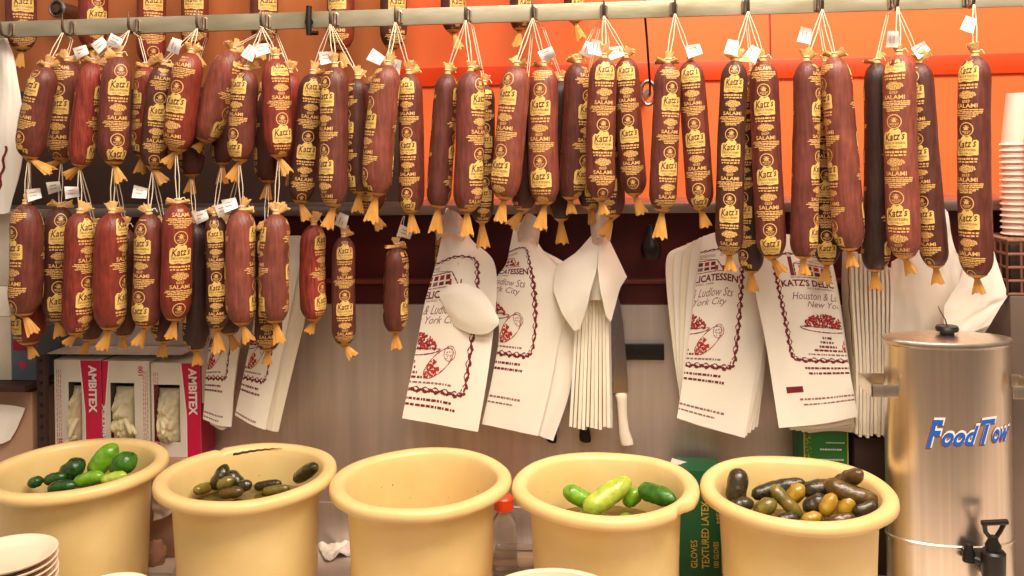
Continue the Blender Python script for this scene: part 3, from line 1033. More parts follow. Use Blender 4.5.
# first printed bag, its neck crumpled and one corner curling forward
bag('printed white bag above the empty bucket with a corner curling forward', [
    [(447, 220, .01), (454, 216, -.005), (462, 220, .01)],
    [(441, 240, .0), (454, 238, -.012), (472, 240, .0)],
    [(436, 264, .0), (460, 256, -.016), (494, 262, .012)],
    [(425, 302, 0), (458, 300, -.016), (496, 304, .01)],
    [(414, 360, 0), (450, 362, -.008), (488, 372, 0)],
    [(402, 418, 0), (440, 425, -.004), (478, 432, 0)]], 1.960, (-.60, .40, 1.35, .40),
    extra=[([[(438, 293, -.010), (450, 285, -.020), (468, 284, -.026), (485, 294, -.022), (499, 319, -.006)],
             [(440, 298, -.016), (452, 297, -.026), (470, 299, -.032), (486, 307, -.026), (499, 321, -.008)],
             [(446, 311, -.016), (456, 315, -.024), (472, 319, -.028), (487, 321, -.024), (499, 323, -.010)],
             [(450, 322, -.012), (458, 328, -.016), (473, 334, -.018), (488, 333, -.016), (498, 325, -.010)]],),
           ([[(434, 226, .0), (446, 212, -.03), (456, 212, -.032), (466, 222, -.01)], [(437, 240, -.01), (446, 232, -.034), (458, 236, -.034), (464, 240, -.014)]], 4)], seed=1)
# second printed bag and the plain one behind it
bag('printed white bag with pointed corner, second from the hanging knife', [
    [(514, 226, .0), (522, 222, -.01), (531, 226, .0)],
    [(510, 246, .0), (523, 242, -.012), (540, 246, .0)],
    [(506, 264, .0), (525, 260, -.014), (556, 266, .0)],
    [(493, 287, -.004), (528, 292, -.018), (574, 290, .0)],
    [(499, 332, 0), (530, 335, -.01), (560, 337, 0)],
    [(492, 378, 0), (520, 382, -.006), (550, 388, 0)],
    [(482, 424, 0), (510, 430, -.003), (538, 436, 0)]], 1.992, (-.72, .22, 1.3, .42),
    extra=[([[(517, 232, -.01), (526, 214, -.035), (537, 218, -.035), (540, 232, -.01)], [(518, 242, -.012), (526, 238, -.034), (534, 238, -.034), (538, 246, -.012)]], 4)], seed=2)
bag('plain white bag behind the second printed bag, flaring beside folded bags', [
    [(530, 240, .0), (540, 250, .0), (550, 256, .0)],
    [(545, 272, -.006), (560, 266, -.012), (574, 272, -.002)],
    [(544, 300, -.01), (560, 304, -.014), (577, 300, -.006)],
    [(546, 340, 0), (558, 344, -.008), (574, 350, 0)],
    [(540, 390, 0), (554, 393, -.004), (569, 394, 0)],
    [(528, 428, 0), (540, 436, -.003), (553, 441, 0)]], 2.006, None, seed=3)
# folded bunch seen edge-on
bag('front folded white bag with two drooping wings beside the knife', [
    [(595, 226, .012), (600, 222, -.002), (605, 226, .012)],
    [(590, 244, .012), (600, 240, -.014), (609, 244, .012)],
    [(580, 270, .012), (598, 264, -.020), (618, 270, .012)],
    [(582, 300, .016), (598, 300, -.012), (612, 300, .016)]], 1.966, None,
    extra=[
           ([[(601, 228, -.004), (605, 231, .0)], [(599, 250, -.022), (618, 258, .006)], [(598, 268, -.03), (627, 277, .012)], [(600, 288, -.034), (620, 288, .004)], [(606, 316, -.018), (611, 322, -.008)]], 0, 1),
           ([[(596, 230, .0), (600, 228, -.004)], [(577, 252, .006), (598, 254, -.022)], [(556, 266, .012), (596, 272, -.032)], [(553, 290, .006), (590, 292, -.034)], [(562, 314, -.01), (588, 304, -.03)], [(574, 331, -.012), (580, 329, -.014)]], 0, 1),
           ([[(590, 224, -.004), (597, 212, -.03), (606, 210, -.03), (613, 224, -.004)], [(592, 242, -.012), (598, 238, -.03), (604, 238, -.03), (610, 242, -.012)]], 4)], seed=4, mt='bag')
for i in range(10):
    x0, x1 = 581 + i * 3.0, 572 + i * 4.25
    yb_ = 427 + (i * 5) % 4
    bag('folded white bag seen edge-on, %s in the bunch hiding the black knives' % ORD[i], [
        [(x0, 278, .0), (x0 + 1.6, 278, .018), (x0 + 2.2, 278, .034)],
        [(x0 * .55 + x1 * .45, 345, -.004 * (i % 3)), (x0 * .55 + x1 * .45 + 1.8, 345, .018), (x0 * .55 + x1 * .45 + 2.4, 345, .034)],
        [(x1, yb_, -.004 * (i % 3)), (x1 + 2.0, yb_, .018), (x1 + 2.6, yb_ - 1, .034)]], 1.984, None, seed=20 + i, th=.0066, mt='bagcream' if i % 3 else 'bag', nu=8, nv=24, wob=.0012)
# bags beside the urn
bag('printed white bag with the word ending at its outer border, above green latex box', [
    [(703, 236, .006), (728, 232, .0), (764, 238, .006)],
    [(697, 274, 0), (728, 271, -.010), (765, 284, .004)],
    [(688, 345, 0), (722, 345, -.008), (759, 350, .004)],
    [(677, 418, 0), (708, 428, -.003), (745, 438, 0)]], 1.983, (-.66, .16, 1.36, .48), seed=5)
for i in range(4):
    bag('plain white bag %s behind the printed one above the green latex box' % ['directly', 'second', 'third', 'fourth'][i], [
        [(699 - i * 6, 238 + i * 3), (722, 232), (757 + i, 238)],
        [(690 - i * 8, 262), (722, 262), (763, 280)],
        [(684 - i * 4, 340), (722, 345), (763 + i, 350)],
        [(680 + i, 420), (706 + i * 3, 428 - i), (747 + i * 3.6, 436 - i * 3)]], 1.991 + i * .0065, None, seed=30 + i, mt='bagcream' if i % 2 else 'bag')
BAR = [([(.16, .84), (.36, .835), (.36, .86), (.16, .865)], [(0, 1, 2, 3)], 0)]
bag('printed white bag showing the shop name start, above the brown pickle bucket', [
    [(747, 238, .018), (785, 234, .014), (824, 240, .018)],
    [(754, 285, .002), (795, 280, -.012), (833, 283, .004)],
    [(766, 345, .002), (808, 348, -.01), (846, 350, .004)],
    [(779, 428, 0), (820, 424, -.004), (858, 417, 0)]], 1.948, (.28, .15, 1.2, .46), seed=6, marks=BAR)
for i in range(4):
    bag('plain white bag %s behind the printed one above the brown pickle bucket' % ['directly', 'second', 'third', 'fourth'][i], [
        [(757, 240, .012), (790, 236, .012), (824 + i, 240, .012)],
        [(766, 285), (800, 282), (834 + i, 284)],
        [(776, 350), (812, 350), (844 + i, 350)],
        [(790 + i * 6, 430 + i), (824 + i * 3, 428 + i), (853 + i * 2, 424 + i * 3)]], 1.961 + i * .007, None, seed=40 + i, mt='bagcream' if i % 2 else 'bag')
WAV = [([(x + .06 * math.sin(k * 1.1), .06 + k * .03), (x + .1 + .06 * math.sin(k * 1.1), .06 + k * .03), (x + .1 + .06 * math.sin(k * 1.1 + 1.1), .09 + k * .03), (x + .06 * math.sin(k * 1.1 + 1.1), .09 + k * .03)], [(0, 1, 2, 3)], 0) for k in range(18) for x in (.62,)]
for i in range(10):
    x0, x1 = 846 + i * 4.3, 851 + i * 3.7
    bag('bag fanned edge-on, %s of the bunch between brown pickles and urn' % ORD[i], [
        [(x0 - 4, 252 + i * 2, .05), (x0 + 1, 250 + i * 2, .02), (x0 + 5, 250 + i * 2, .0)],
        [(x0 - 4, 300, .05), (x0 + 2, 300, .02), (x0 + 6, 300, .0)],
        [(x1 - 2, 370, .05), (x1 + 2, 370, .02), (x1 + 5, 370, .004 * (i % 3))],
        [(x1 - 1, 430 + (i * 3) % 5, .05), (x1 + 2, 432 + (i * 3) % 5, .02), (x1 + 4.5, 434 + (i * 3) % 5, .004 * (i % 3))]], 1.962, None, seed=50 + i, th=.0055, nu=10, nv=26, wob=.0012, mt='bag' if i % 2 else 'bagcream', marks=WAV if i == 0 else ())
# crumpled bags behind the urn
bag('crumpled white bag behind the urn lid, under the nearly black salami', [
    [(892, 262, .0), (915, 248, -.016), (944, 255, .0)],
    [(888, 290, .0), (918, 286, -.02), (952, 290, .0)],
    [(886, 330, 0), (918, 335, -.014), (950, 340, 0)],
    [(886, 380, 0), (915, 385, 0), (950, 385, 0)]], 1.985, None, seed=60, wob=.006)
bag('rumpled white bag rising highest behind the salami next to last', [
    [(930, 206, .0), (938, 202, -.01), (948, 212, .0)],
    [(926, 235, .0), (940, 232, -.016), (954, 246, .0)],
    [(922, 270, 0), (940, 272, -.014), (962, 272, 0)],
    [(920, 330, 0), (942, 340, 0), (966, 335, 0)]], 2.01, None, seed=61, wob=.008)
for i in range(4):
    bag('white bag behind the urn pointing outward, %s in its stack' % ['front', 'second', 'third', 'rearmost'][i], [
        [(966 - i, 262, .0), (980, 252, -.006), (992 - i, 245 + i * 3, .0)],
        [(958, 285, .0), (980, 278, -.012), (1000 - i, 270 + i * 2, .0)],
        [(944, 306 + i * 2, 0), (978, 303 + i * 2, -.010), (1008 - i * 3, 296 + i * 3, 0)],
        [(944, 322 + i * 3, 0), (968, 318 + i * 3, -.004), (1001 - i * 3, 306 + i * 4, 0)],
        [(948, 336, 0), (964, 336, -.002), (990 - i * 2, 325 + i * 3, 0)]], 1.906 + i * .008, None, seed=62 + i, wob=.003, mt='bagcream' if i % 2 else 'bag', lin=True)
# bags above the cracked bucket
bag('narrow printed bag hanging close to the glove boxes', [
    [(222, 262, .0), (238, 260, -.006), (256, 264, .0)],
    [(214, 310, .0), (230, 308, -.008), (246, 312, .0)],
    [(207, 365, 0), (222, 364, -.008), (236, 368, 0)],
    [(203, 419, 0), (217, 425, -.005), (231, 427, 0)]], 1.955, (-.85, .05, 1.55, .56), seed=7)
bag('plain white bag just behind the narrow printed one by the glove boxes', [
    [(226, 262), (240, 260), (254, 264)],
    [(216, 310), (232, 310), (246, 312)],
    [(213, 370), (226, 370), (236, 372)],
    [(210, 424), (222, 430), (231, 424)]], 1.964, None, seed=8, mt='bagcream')
bag('printed white bag hanging over the cracked bucket, in front of a plain one', [
    [(270, 240, .0), (284, 238, -.004), (304, 240, .0)],
    [(258, 300, .0), (275, 300, -.006), (292, 303, .0)],
    [(247, 358, 0), (264, 360, -.006), (280, 362, 0)],
    [(235, 415, 0), (250, 424, -.004), (265, 430, 0)]], 1.965, (-.72, .08, 1.4, .56), seed=9)
bag('plain white bag over the cracked bucket with its outer edge showing', [
    [(284, 236), (300, 236), (312, 240)],
    [(274, 300), (292, 300), (308, 303)],
    [(264, 360), (279, 360), (294, 364)],
    [(255, 424), (268, 430), (278, 432)]], 1.976, None, seed=10, mt='bagcream')
bag('greyish film bag hanging between the glove boxes and narrow printed bag', [
    [(186, 280), (205, 280), (224, 282)],
    [(190, 330), (206, 332), (220, 332)],
    [(197, 372), (206, 374), (214, 374)],
    [(200, 402), (206, 404), (212, 404)]], 1.972, None, seed=11, mt='greybag')
# bag at the end of the rail
WAV2 = [([(.55 - k * .012 + .03 * math.sin(k * 1.3), .66 + k * .018), (.62 - k * .012 + .03 * math.sin(k * 1.3), .66 + k * .018), (.61 - k * .012 + .03 * math.sin(k * 1.3 + 1.3), .678 + k * .018), (.54 - k * .012 + .03 * math.sin(k * 1.3 + 1.3), .678 + k * .018)], [(0, 1, 2, 3)], 0) for k in range(18)]
bag('long white bag hanging from the end of the rail beside the first salamis', [
    [(-10, 28, .004), (0, 26, .0), (5, 30, .004)],
    [(-16, 60, .0), (4, 58, -.008), (15, 64, .0)],
    [(-20, 110, 0), (4, 112, -.008), (22, 116, 0)],
    [(-24, 160, 0), (2, 164, -.008), (20, 166, 0)],
    [(-26, 212, 0), (0, 214, -.006), (10, 212, 0)]], 1.90, None, seed=12, marks=WAV2, wob=.004)

# ------------------------------------------------------------------ magnetic strip and knives
bb = MB()
p0, p1 = at(556, 342, YW), at(664, 359, YW)
bb.box((p0.x, YW - .014, p1.z), (p1.x, YW - .0005, p0.z), 0, .002)
tag(bb.build('wall_mounted_knife_strip', M['black'], origin=V(((p0.x + p1.x) / 2, YW, p1.z))), 'black magnetic knife strip fixed to the steel wall', 'knife strip')


def knife(pt, ph, pe, bw, hw, hm, label):
    Yk = 2.034
    T, Hh, E = at(pt[0], pt[1], Yk), at(ph[0], ph[1], Yk), at(pe[0], pe[1], Yk)
    t = thing('hanging_knife', E, label, 'knife')
    d = (Hh - T); L = d.length; d.normalize()
    s = d.cross(V((0, 1, 0))).normalized()
    if s.x < 0: s = -s
    b = MB()
    w = bw * mpp(Hh)
    prof_ = [(0, .55, .45), (.06, .25, .62), (.16, 0, .8), (.35, -.06, .94), (.7, -.03, 1.0), (1, 0, 1.0)]
    vs, fs = [], []
    for q, a, e in prof_:
        c = T + d * (L * q) - s * (w / 2)
        for x, y in ((a, 0), (e * .5 + a * .5, -.0012), (e, -.0009), (e, .0009), (e * .5 + a * .5, .0012)):
            vs.append(c + s * (w * x) + V((0, y, 0)))
    for i in range(len(prof_) - 1):
        for j in range(5):
            fs.append((i * 5 + j, i * 5 + (j + 1) % 5, (i + 1) * 5 + (j + 1) % 5, (i + 1) * 5 + j))
    fs += [(4, 3, 2, 1, 0), tuple((len(prof_) - 1) * 5 + j for j in range(5))]
    b.add(vs, fs)
    b.build('blade', M['blade'], t, sharp=20)
    b = MB()
    hd = (E - Hh); HL = hd.length; hd.normalize()
    hs = hd.cross(V((0, 1, 0))).normalized()
    if hs.x < 0: hs = -hs
    hwid = hw * mpp(Hh)
    vs, fs = [], []
    st = [(0, .62, 0), (.04, .92, 0), (.15, .8, .02), (.4, .72, -.02), (.7, .8, .0), (.88, 1.0, .12), (.97, .95, .18), (1, .5, .18)]
    for q, ww, o in st:
        c = Hh + hd * (HL * q) + hs * (hwid * o)
        for j in range(14):
            a = 2 * PI * j / 14
            vs.append(c + hs * (math.cos(a) * ww * hwid / 2) + V((0, math.sin(a) * min(ww, .9) * .0095, 0)))
    for i in range(len(st) - 1):
        for j in range(14):
            fs.append((i * 14 + j, i * 14 + (j + 1) % 14, (i + 1) * 14 + (j + 1) % 14, (i + 1) * 14 + j))
    fs += [tuple(range(13, -1, -1)), tuple((len(st) - 1) * 14 + j for j in range(14))]
    b.add(vs, fs)
    b.build('knife_handle', hm, t)
    return t


knife((614, 284), (621, 393), (625, 446), 15, 13, M['knifewhite'], 'wide steel knife with white handle hanging on the steel wall')
knife((572, 300), (560, 398), (549, 442), 13, 11, M['black'], 'black-handled knife behind the plain flaring bag')
knife((596, 300), (588, 396), (583, 442), 13, 12, M['black'], 'black-handled knife under the folded bags beside the white-handled one')

# ------------------------------------------------------------------ buckets
BR = .179                        # outer radius of the rim
BH = .278
BY = [1.770, 1.755, 1.745, 1.740, 1.738]
BXP = [(77, 466), (247, 471), (421, 475), (604.5, 480), (796.5, 483)]
BS = .179 / .180
ZR = CT + BH
BK_C = []


def bucket(i, label, notch=None, crack=False, sticker=False):
    x, y = BXP[i]
    P = at(x, y, BY[i]); 
    c = V((P.x, BY[i], CT))
    BK_C.append(c)
    t = thing('pickle_bucket', c, label, 'bucket', 'yellowed plastic buckets along the counter')
    H = BH
    pr = [(0, .0), (.110, .0), (.122, .004), (.130, .014), (.1345, .03), (.137, .06), (.139, .11), (.142, .18), (.1445, H - .05), (.1475, H - .030), (.154, H - .0215),
          (.165, H - .0225), (.1745, H - .022), (.1792, H - .0185), (.180, H - .012), (.1788, H - .005), (.1745, H - .0012), (.167, H), (.158, H - .0008),
          (.1525, H - .0035), (.1495, H - .009), (.147, H - .022), (.143, H - .04), (.1385, .18), (.1355, .11), (.1335, .06), (.131, .03), (.126, .016), (.112, .008), (0, .008)]
    pr = [(r * BS, z) for r, z in pr]
    sd = V((i * 9.1, 0, 0))

    def fn(r, z, a, k):
        n = noise.noise(V((math.cos(a) * 1.3, math.sin(a) * 1.3, z * 6)) + sd)
        rr = r * (1 + .012 * n * (z / H))
        zz = z + (.0035 * noise.noise(V((math.cos(a), math.sin(a), 5)) + sd) if z > .2 else 0)
        if notch and z > H - .03 and r > .16:
            d = math.atan2(math.sin(a - notch[0]), math.cos(a - notch[0]))
            q = max(0, 1 - abs(d / notch[1]))
            q = min(1, q * 2.2)
            if r > .1615: rr -= notch[2] * q * (r - .1615) / .0185
        if crack and z > H - .012:
            d = math.atan2(math.sin(a - 2.30), math.cos(a - 2.30))
            if abs(d) < .035: zz -= .004 * (1 - abs(d) / .035)
        return rr, zz
    b = MB().lathe(pr, c, 112, 0, fn)
    sh = b.build('shell', M['bucket'], t, sharp=75)
    b = MB()
    rnd = random.Random(i + 40)
    for k in range(7):
        a = rnd.uniform(.2, PI - .2); z = rnd.uniform(H - .095, H - .045)
        r = (.1385 + (.143 - .1385) * max(0, z - .18) / (H - .22) + .0003) * BS
        p = c + V((math.cos(a) * r, math.sin(a) * r, z))
        s = rnd.uniform(.0006, .0014)
        n = V((-math.cos(a), -math.sin(a), 0)); e = V((-math.sin(a), math.cos(a), 0))
        vs = [p + n * .001 + e * (s * math.cos(q * 2 * PI / 7)) + V((0, 0, s * 1.3 * math.sin(q * 2 * PI / 7))) for q in range(7)]
        b.add(vs, [tuple(range(7))])
        a = rnd.uniform(0, 2 * PI)
    b.build('brine_speck', M['speck'], t)
    if crack:
        b = MB()
        vs = []
        n = 22
        for k in range(n + 1):
            q = k / n
            a = 2.16 - q * .72
            z = H - .0125 + q * .0085 + .0008 * math.sin(k * 1.9)
            r = (.1495 - .0002) * BS
            w = .0030 * (1 - q) ** .8 + .0002
            d = V((math.cos(a), math.sin(a), 0))
            vs += [c + d * (r + .0002) + V((0, 0, z - w)), c + d * (r - .001) + V((0, 0, z - w * .3)), c + d * (r - .001) + V((0, 0, z + w * .3)), c + d * (r + .0002) + V((0, 0, z + w))]
        fs = [(k * 4 + j, k * 4 + j + 1, k * 4 + 5 + j, k * 4 + 4 + j) for k in range(n) for j in range(3)]
        b.add(vs, fs)
        o = b.build('crack', M['crack'], t)
        o['label'] = 'dark split under the rim'
    if sticker:
        b = MB()
        def on(sx, sz, off):
            a = -PI / 2 + .0 + sx / .150
            z = .045 + sz
            r = .1475 + .0001 * z * 1000 * .05 + off
            r = (.1345 + (.139 - .1345) * ((z - .03) / .08)) * BS + .0022 + off
            return c + V((math.cos(a) * r, math.sin(a) * r, z))
        n = 36
        rings = (0, .4, .8, .92, 1.0)
        x0 = -.018
        for lay, sc_, mi in ((.0004, 1.0, 0), (.0009, .92, 1), (.0014, .86, 0)):
            vs = [on(x0, 0, lay)]
            for r in rings[1:]:
                for j in range(n):
                    an = 2 * PI * j / n
                    vs.append(on(x0 + .062 * sc_ * r * math.cos(an), .034 * sc_ * r * math.sin(an), lay))
            fs = [(0, 1 + j, 1 + (j + 1) % n) for j in range(n)]
            for q in range(len(rings) - 2):
                for j in range(n):
                    fs.append((1 + q * n + j, 1 + (q + 1) * n + j, 1 + (q + 1) * n + (j + 1) % n, 1 + q * n + (j + 1) % n))
            b.add(vs, fs, mi)
        for k, x in enumerate((-.032, -.026, -.019, -.012, -.004, .004)):
            hgt = .012 if k == 5 else .007
            vs = [on(x0 + x, .010, .0019), on(x0 + x + .0035, .010, .0019), on(x0 + x + .0035, .010 + hgt, .0019), on(x0 + x, .010 + hgt, .0019)]
            b.add(vs, [(0, 1, 2, 3)], 2)
        o = b.build('sticker', [M['label'], M['white'], M['crack']], t)
        o['label'] = 'worn oval sticker low on the front'
    return t


bucket(0, 'yellowed plastic bucket holding dark green cucumbers, beside the stacked plates')
bucket(1, 'yellowed plastic bucket with a cracked rim and a few dark pickles', crack=True)
bucket(2, 'yellowed plastic bucket standing empty')
bucket(3, 'yellowed plastic bucket with nicked rim holding a few bright green cucumbers', notch=(-.62, .14, .012))
bucket(4, 'yellowed plastic bucket full of brown pickles, beside the steel urn', sticker=True)

LV = {0: ZR - .088, 1: ZR - .078, 3: ZR - .100, 4: ZR - .098}
WH = {0: 'cucumber bucket beside the plates', 1: 'cracked bucket', 3: 'nicked bucket', 4: 'full brown pickle bucket'}
for i, z in LV.items():
    c = BK_C[i]
    h = z - CT
    r = .1375 
    b = MB()
    b.lathe([(0, .0095), (.110, .0095), (.124, .018), (.1295, .032), (.132, .06), (r - .003, h - .004), (r - .001, h), (r * .6, h - .0005), (0, h)], c, 64,
            fn=lambda rr, zz, a, k: (rr, zz))
    o = b.build('pickling_brine', M['brine'], origin=c + V((0, 0, .0095)))
    tag(o, 'cloudy pickling liquid filling the %s' % WH[i], 'brine', kind='stuff')


def inside(i, x, y, dy):
    """picture point dropped into bucket i, dy behind its middle, kept clear of the wall"""
    c = BK_C[i]
    P = at(x, y, c.y + dy)
    for _ in range(40):
        r = math.hypot(P.x - c.x, P.y - c.y)
        if r < .124: break
        dy += -.004 if dy > 0 else .004
        P = at(x, y, c.y + dy)
    return P


def pickle(i, a, e, w, mt, label, dy=.06, bend=.0, taper=(.75, .6), name='pickle', cat='pickle', group=None, flat=1.0, pts=None):
    """a and e: picture points of the two ends; dy: how far behind the bucket's middle they lie"""
    da, de = dy if isinstance(dy, tuple) else (dy, dy)
    A, E = pts if pts else (inside(i, a[0], a[1], da), inside(i, e[0], e[1], de))
    d = E - A
    L = max(d.length, .004)
    d.normalize()
    R = w * mpp((A + E) / 2) / 2
    s = d.cross(V((0, 0, 1)))
    s = s.normalized() if s.length > .05 else V((1, 0, 0))
    up = s.cross(d)
    rnd = random.Random(int(a[0] * 7 + a[1]))
    sd = V((rnd.uniform(0, 90), 0, 0))
    ns, nr = 22, 20
    # ends are the visible tips: body runs A..E with rounded caps inside
    vs = []
    Lt = max(L, R * 1.9)
    mid = (A + E) / 2
    for k in range(ns + 1):
        q = k / ns
        x = Lt * (q - .5)
        ea = min(1, q * Lt / (R * 1.1)); eb = min(1, (1 - q) * Lt / (R * 1.1))
        f = (1 - (1 - ea) ** 2.2) ** .5 * (1 - (1 - eb) ** 2.2) ** .5
        f *= taper[0] + (1 - taper[0]) * math.sin(PI * min(1, q * 1.2)) if q < .5 else taper[1] + (1 - taper[1]) * math.sin(PI * min(1, (1 - q) * 1.2))
        r = max(.02, f) * R * 1.08
        c = mid + d * x + s * (bend * math.sin(PI * q))
        for j in range(nr):
            th = 2 * PI * j / nr
            n = noise.noise(V((math.cos(th) * 1.5, math.sin(th) * 1.5, q * Lt / R * 1.2)) + sd) + .5 * noise.noise(V((math.cos(th) * 4, math.sin(th) * 4, q * Lt / R * 4)) + sd)
            rr = r * (1 + .09 * n)
            vs.append(c + s * (rr * math.cos(th)) + up * (rr * flat * math.sin(th)))
    b = MB()
    fs = [(k * nr + j, k * nr + (j + 1) % nr, (k + 1) * nr + (j + 1) % nr, (k + 1) * nr + j) for k in range(ns) for j in range(nr)]
    fs += [tuple(range(nr - 1, -1, -1)), tuple(ns * nr + j for j in range(nr))]
    b.add(vs, fs)
    mz = min(p.z for p in vs)
    o = b.build(name, M[mt], origin=V((mid.x, mid.y, mz)))
    return tag(o, label, cat, group)


cu = dict(name='cucumber', cat='cucumber')
G0, G1, G3, G4 = 'cucumbers in the bucket beside the plates', 'pickles in the cracked bucket', 'cucumbers in the nicked bucket', 'pickles in the full brown bucket'
pickle(0, (90, 476), (117, 444), 19, 'cukebright', 'long cucumber with pale tip propped up in the bucket', (.075, .095), group=G0, **cu)
pickle(0, (110, 473), (137, 455), 20, 'cuke', 'plump green cucumber beside the long propped one', (.035, .055), group=G0, **cu)
pickle(0, (60, 479), (85, 460), 18, 'cukedark', 'dark green cucumber alone beside the propped long one', (.05, .07), group=G0, **cu)
pickle(0, (44, 481), (66, 476), 11, 'cukedark', 'small dark cucumber low at the pile edge', .03, group=G0, **cu)
pickle(0, (74, 483), (104, 475), 13, 'cukebright', 'light green cucumber lying in front of the dark one', .02, group=G0, **cu)
pickle(0, (101, 481), (127, 475), 11, 'cukepale', 'pale cucumber lying in front of the plump one', .0, group=G0, **cu)
pickle(0, (27, 485), (44, 479), 10, 'cukedark', 'small dark cucumber nearest the bucket wall', .03, group=G0, **cu)
pickle(0, (48, 489), (76, 485), 12, 'cukedark', 'dark cucumber half sunk below the pale one', -.01, group=G0, **cu)

pickle(1, (213, 490), (227, 464), 14, 'pickledark', 'nearly black pickle standing highest in the cracked bucket', (.055, .075), bend=.004, group=G1)
pickle(1, (227, 472), (243, 487), 13, 'pickledark', 'dark pickle slumped against the standing one', (.085, .075), group=G1)
pickle(1, (217, 487), (234, 479), 11, 'pickleolive', 'pale olive pickle under the standing dark one', .035, group=G1)
pickle(1, (236, 489), (252, 483), 11, 'pickledark', 'dark olive pickle lying beside the slumped one', .045, group=G1)
pickle(1, (194, 491), (212, 486), 10, 'pickleolive', 'olive pickle floating at the edge of the heap', .08, group=G1)
pickle(1, (218, 494), (244, 491), 11, 'pickle', 'brown pickle floating in front of the heap', .03, group=G1)
pickle(1, (254, 487), (282, 483), 9, 'pickledark', 'thin dark pickle floating alone mid bucket', .09, group=G1)
pickle(1, (296, 479), (316, 466), 13, 'pickledark', 'dark pickle alone against the bucket wall', (.07, .05), group=G1)
pickle(1, (262, 492), (290, 488), 9, 'pickleolive', 'thin olive pickle just breaking the liquid', .075, group=G1)

pickle(3, (563, 489), (594, 504), 16, 'cukebright', 'short green cucumber beside the pale one', .07, group=G3, **cu)
pickle(3, (584, 512), (631, 479), 20, 'cukepale', 'large pale cucumber propped up in the middle', (.02, .07), group=G3, **cu)
pickle(3, (624, 505), (641, 489), 15, 'cukebright', 'small round green cucumber between pale and dark ones', .08, group=G3, **cu)
pickle(3, (639, 489), (677, 501), 18, 'cuke', 'dark green cucumber tapering to a point', .06, taper=(.85, .3), group=G3, **cu)

pickle(4, (734, 505), (740, 468), 19, 'pickledark', 'dark warty pickle standing upright against the bucket wall', (.03, .05), taper=(.9, .9), group=G4)
pickle(4, (730, 508), (754, 502), 14, 'pickledark', 'small dark pickle at the foot of the upright one', .0, group=G4)
pickle(4, (751, 496), (806, 482), 14, 'pickledark', 'long dark pickle with yellowish end lying across the back', .075, bend=-.006, group=G4)
pickle(4, (771, 486), (802, 518), 13, 'pickleolive', 'olive pickle slanting down in front of the long one', (.045, .02), group=G4)
pickle(4, (787, 502), (804, 485), 15, 'pickleyellow', 'yellow pickle end poking up mid bucket', (.06, .055), group=G4)
pickle(4, (753, 514), (777, 501), 15, 'pickleolive', 'short olive pickle in front of the slanting one', .03, group=G4)
pickle(4, (801, 491), (842, 488), 18, 'pickledark', 'thick striped dark pickle lying highest in the heap', .06, group=G4)
pickle(4, (832, 489), (862, 472), 16, 'pickle', 'brown pickle pointing up behind the heap', (.08, .09), group=G4)
pickle(4, (823, 483), (882, 504), 18, 'pickle', 'largest brown pickle lying across the heap', (.03, .02), bend=.006, group=G4)
pickle(4, (803, 510), (828, 497), 16, 'pickledark', 'dark round pickle under the striped one', .025, group=G4)
pickle(4, (822, 516), (835, 493), 14, 'pickleyellow', 'yellow-brown pickle standing on end in the heap', (.0, .01), group=G4)
pickle(4, (840, 516), (854, 495), 14, 'pickleyellow', 'amber pickle tip beside the yellow-brown one', (.0, .005), group=G4)
pickle(4, (852, 513), (880, 504), 14, 'pickledark', 'dark pickle under the largest brown one', -.01, group=G4)
pickle(4, (801, 522), (822, 515), 12, 'pickleyellow', 'small yellow pickle at the front of the heap', -.01, group=G4)
pickle(4, (776, 521), (800, 517), 12, 'pickledark', 'dark pickle low beside the small yellow one', .0, group=G4)
pickle(4, (828, 522), (856, 517), 12, 'pickle', 'brown pickle half sunk at the front', -.03, group=G4)
# the ones the heaps rest on
rf = random.Random(17)
for i, grp, kw, mts, lbl in ((0, G0, cu, ('cuke', 'cukedark', 'cukebright'), 'cucumber buried under the others in the bucket beside the plates'), (3, G3, cu, ('cuke', 'cukebright'), 'cucumber buried under the others in the nicked bucket'),
                             (4, G4, {}, ('pickledark', 'pickle', 'pickleolive'), 'pickle buried under the others in the full brown bucket')):
    c = BK_C[i]
    for k in range(9):
        x_ = -.085 + .042 * (k % 5) + rf.uniform(-.006, .006)
        y_ = (.055 if k < 5 else -.02) + rf.uniform(-.01, .01)
        z_ = (LV[i] - .006 if i != 4 else LV[i] + .004)
        a_ = rf.uniform(-.5, .5) + PI / 2
        h_ = V((math.cos(a_), math.sin(a_), rf.uniform(-.15, .15))) * .032
        P_ = V((c.x + x_, c.y + y_, z_))
        pickle(i, (k * 9 + i, k), (0, 0), 16, mts[k % len(mts)], lbl, group=grp, pts=(P_ - h_, P_ + h_), **kw)

# ------------------------------------------------------------------ steel urn
UY = 1.80
pl, pr_ = at(890, 440, UY), at(1018, 440, UY)
UC = V(((pl.x + pr_.x) / 2, UY + .03, CT))
UR = (pr_.x - pl.x) / 2 * 1.0
UK = .52                         # the tank is oval: shallower than it is wide
zt = at(950, 338, UC.y).z - CT
def oval(r, z, a, k):
    return r / math.sqrt(math.cos(a) ** 2 + (math.sin(a) / UK) ** 2) if r else 0, z
UT = thing('drink_urn', UC, 'tall brushed steel drink urn with blue lettering and black tap', 'urn')
b = MB()
zr = at(950, 548, UC.y - UR * UK).z - CT
b.lathe([(0, 0), (UR - .004, 0), (UR, .004), (UR, zr - .004), (UR + .003, zr - .002), (UR + .003, zr + .002), (UR, zr + .004), (UR, zt - .012), (UR + .001, zt - .01), (UR - .004, zt - .008), (0, zt - .008)], UC, 96, 0, oval)
b.build('tank', M['steel'], UT, sharp=30)
b = MB()
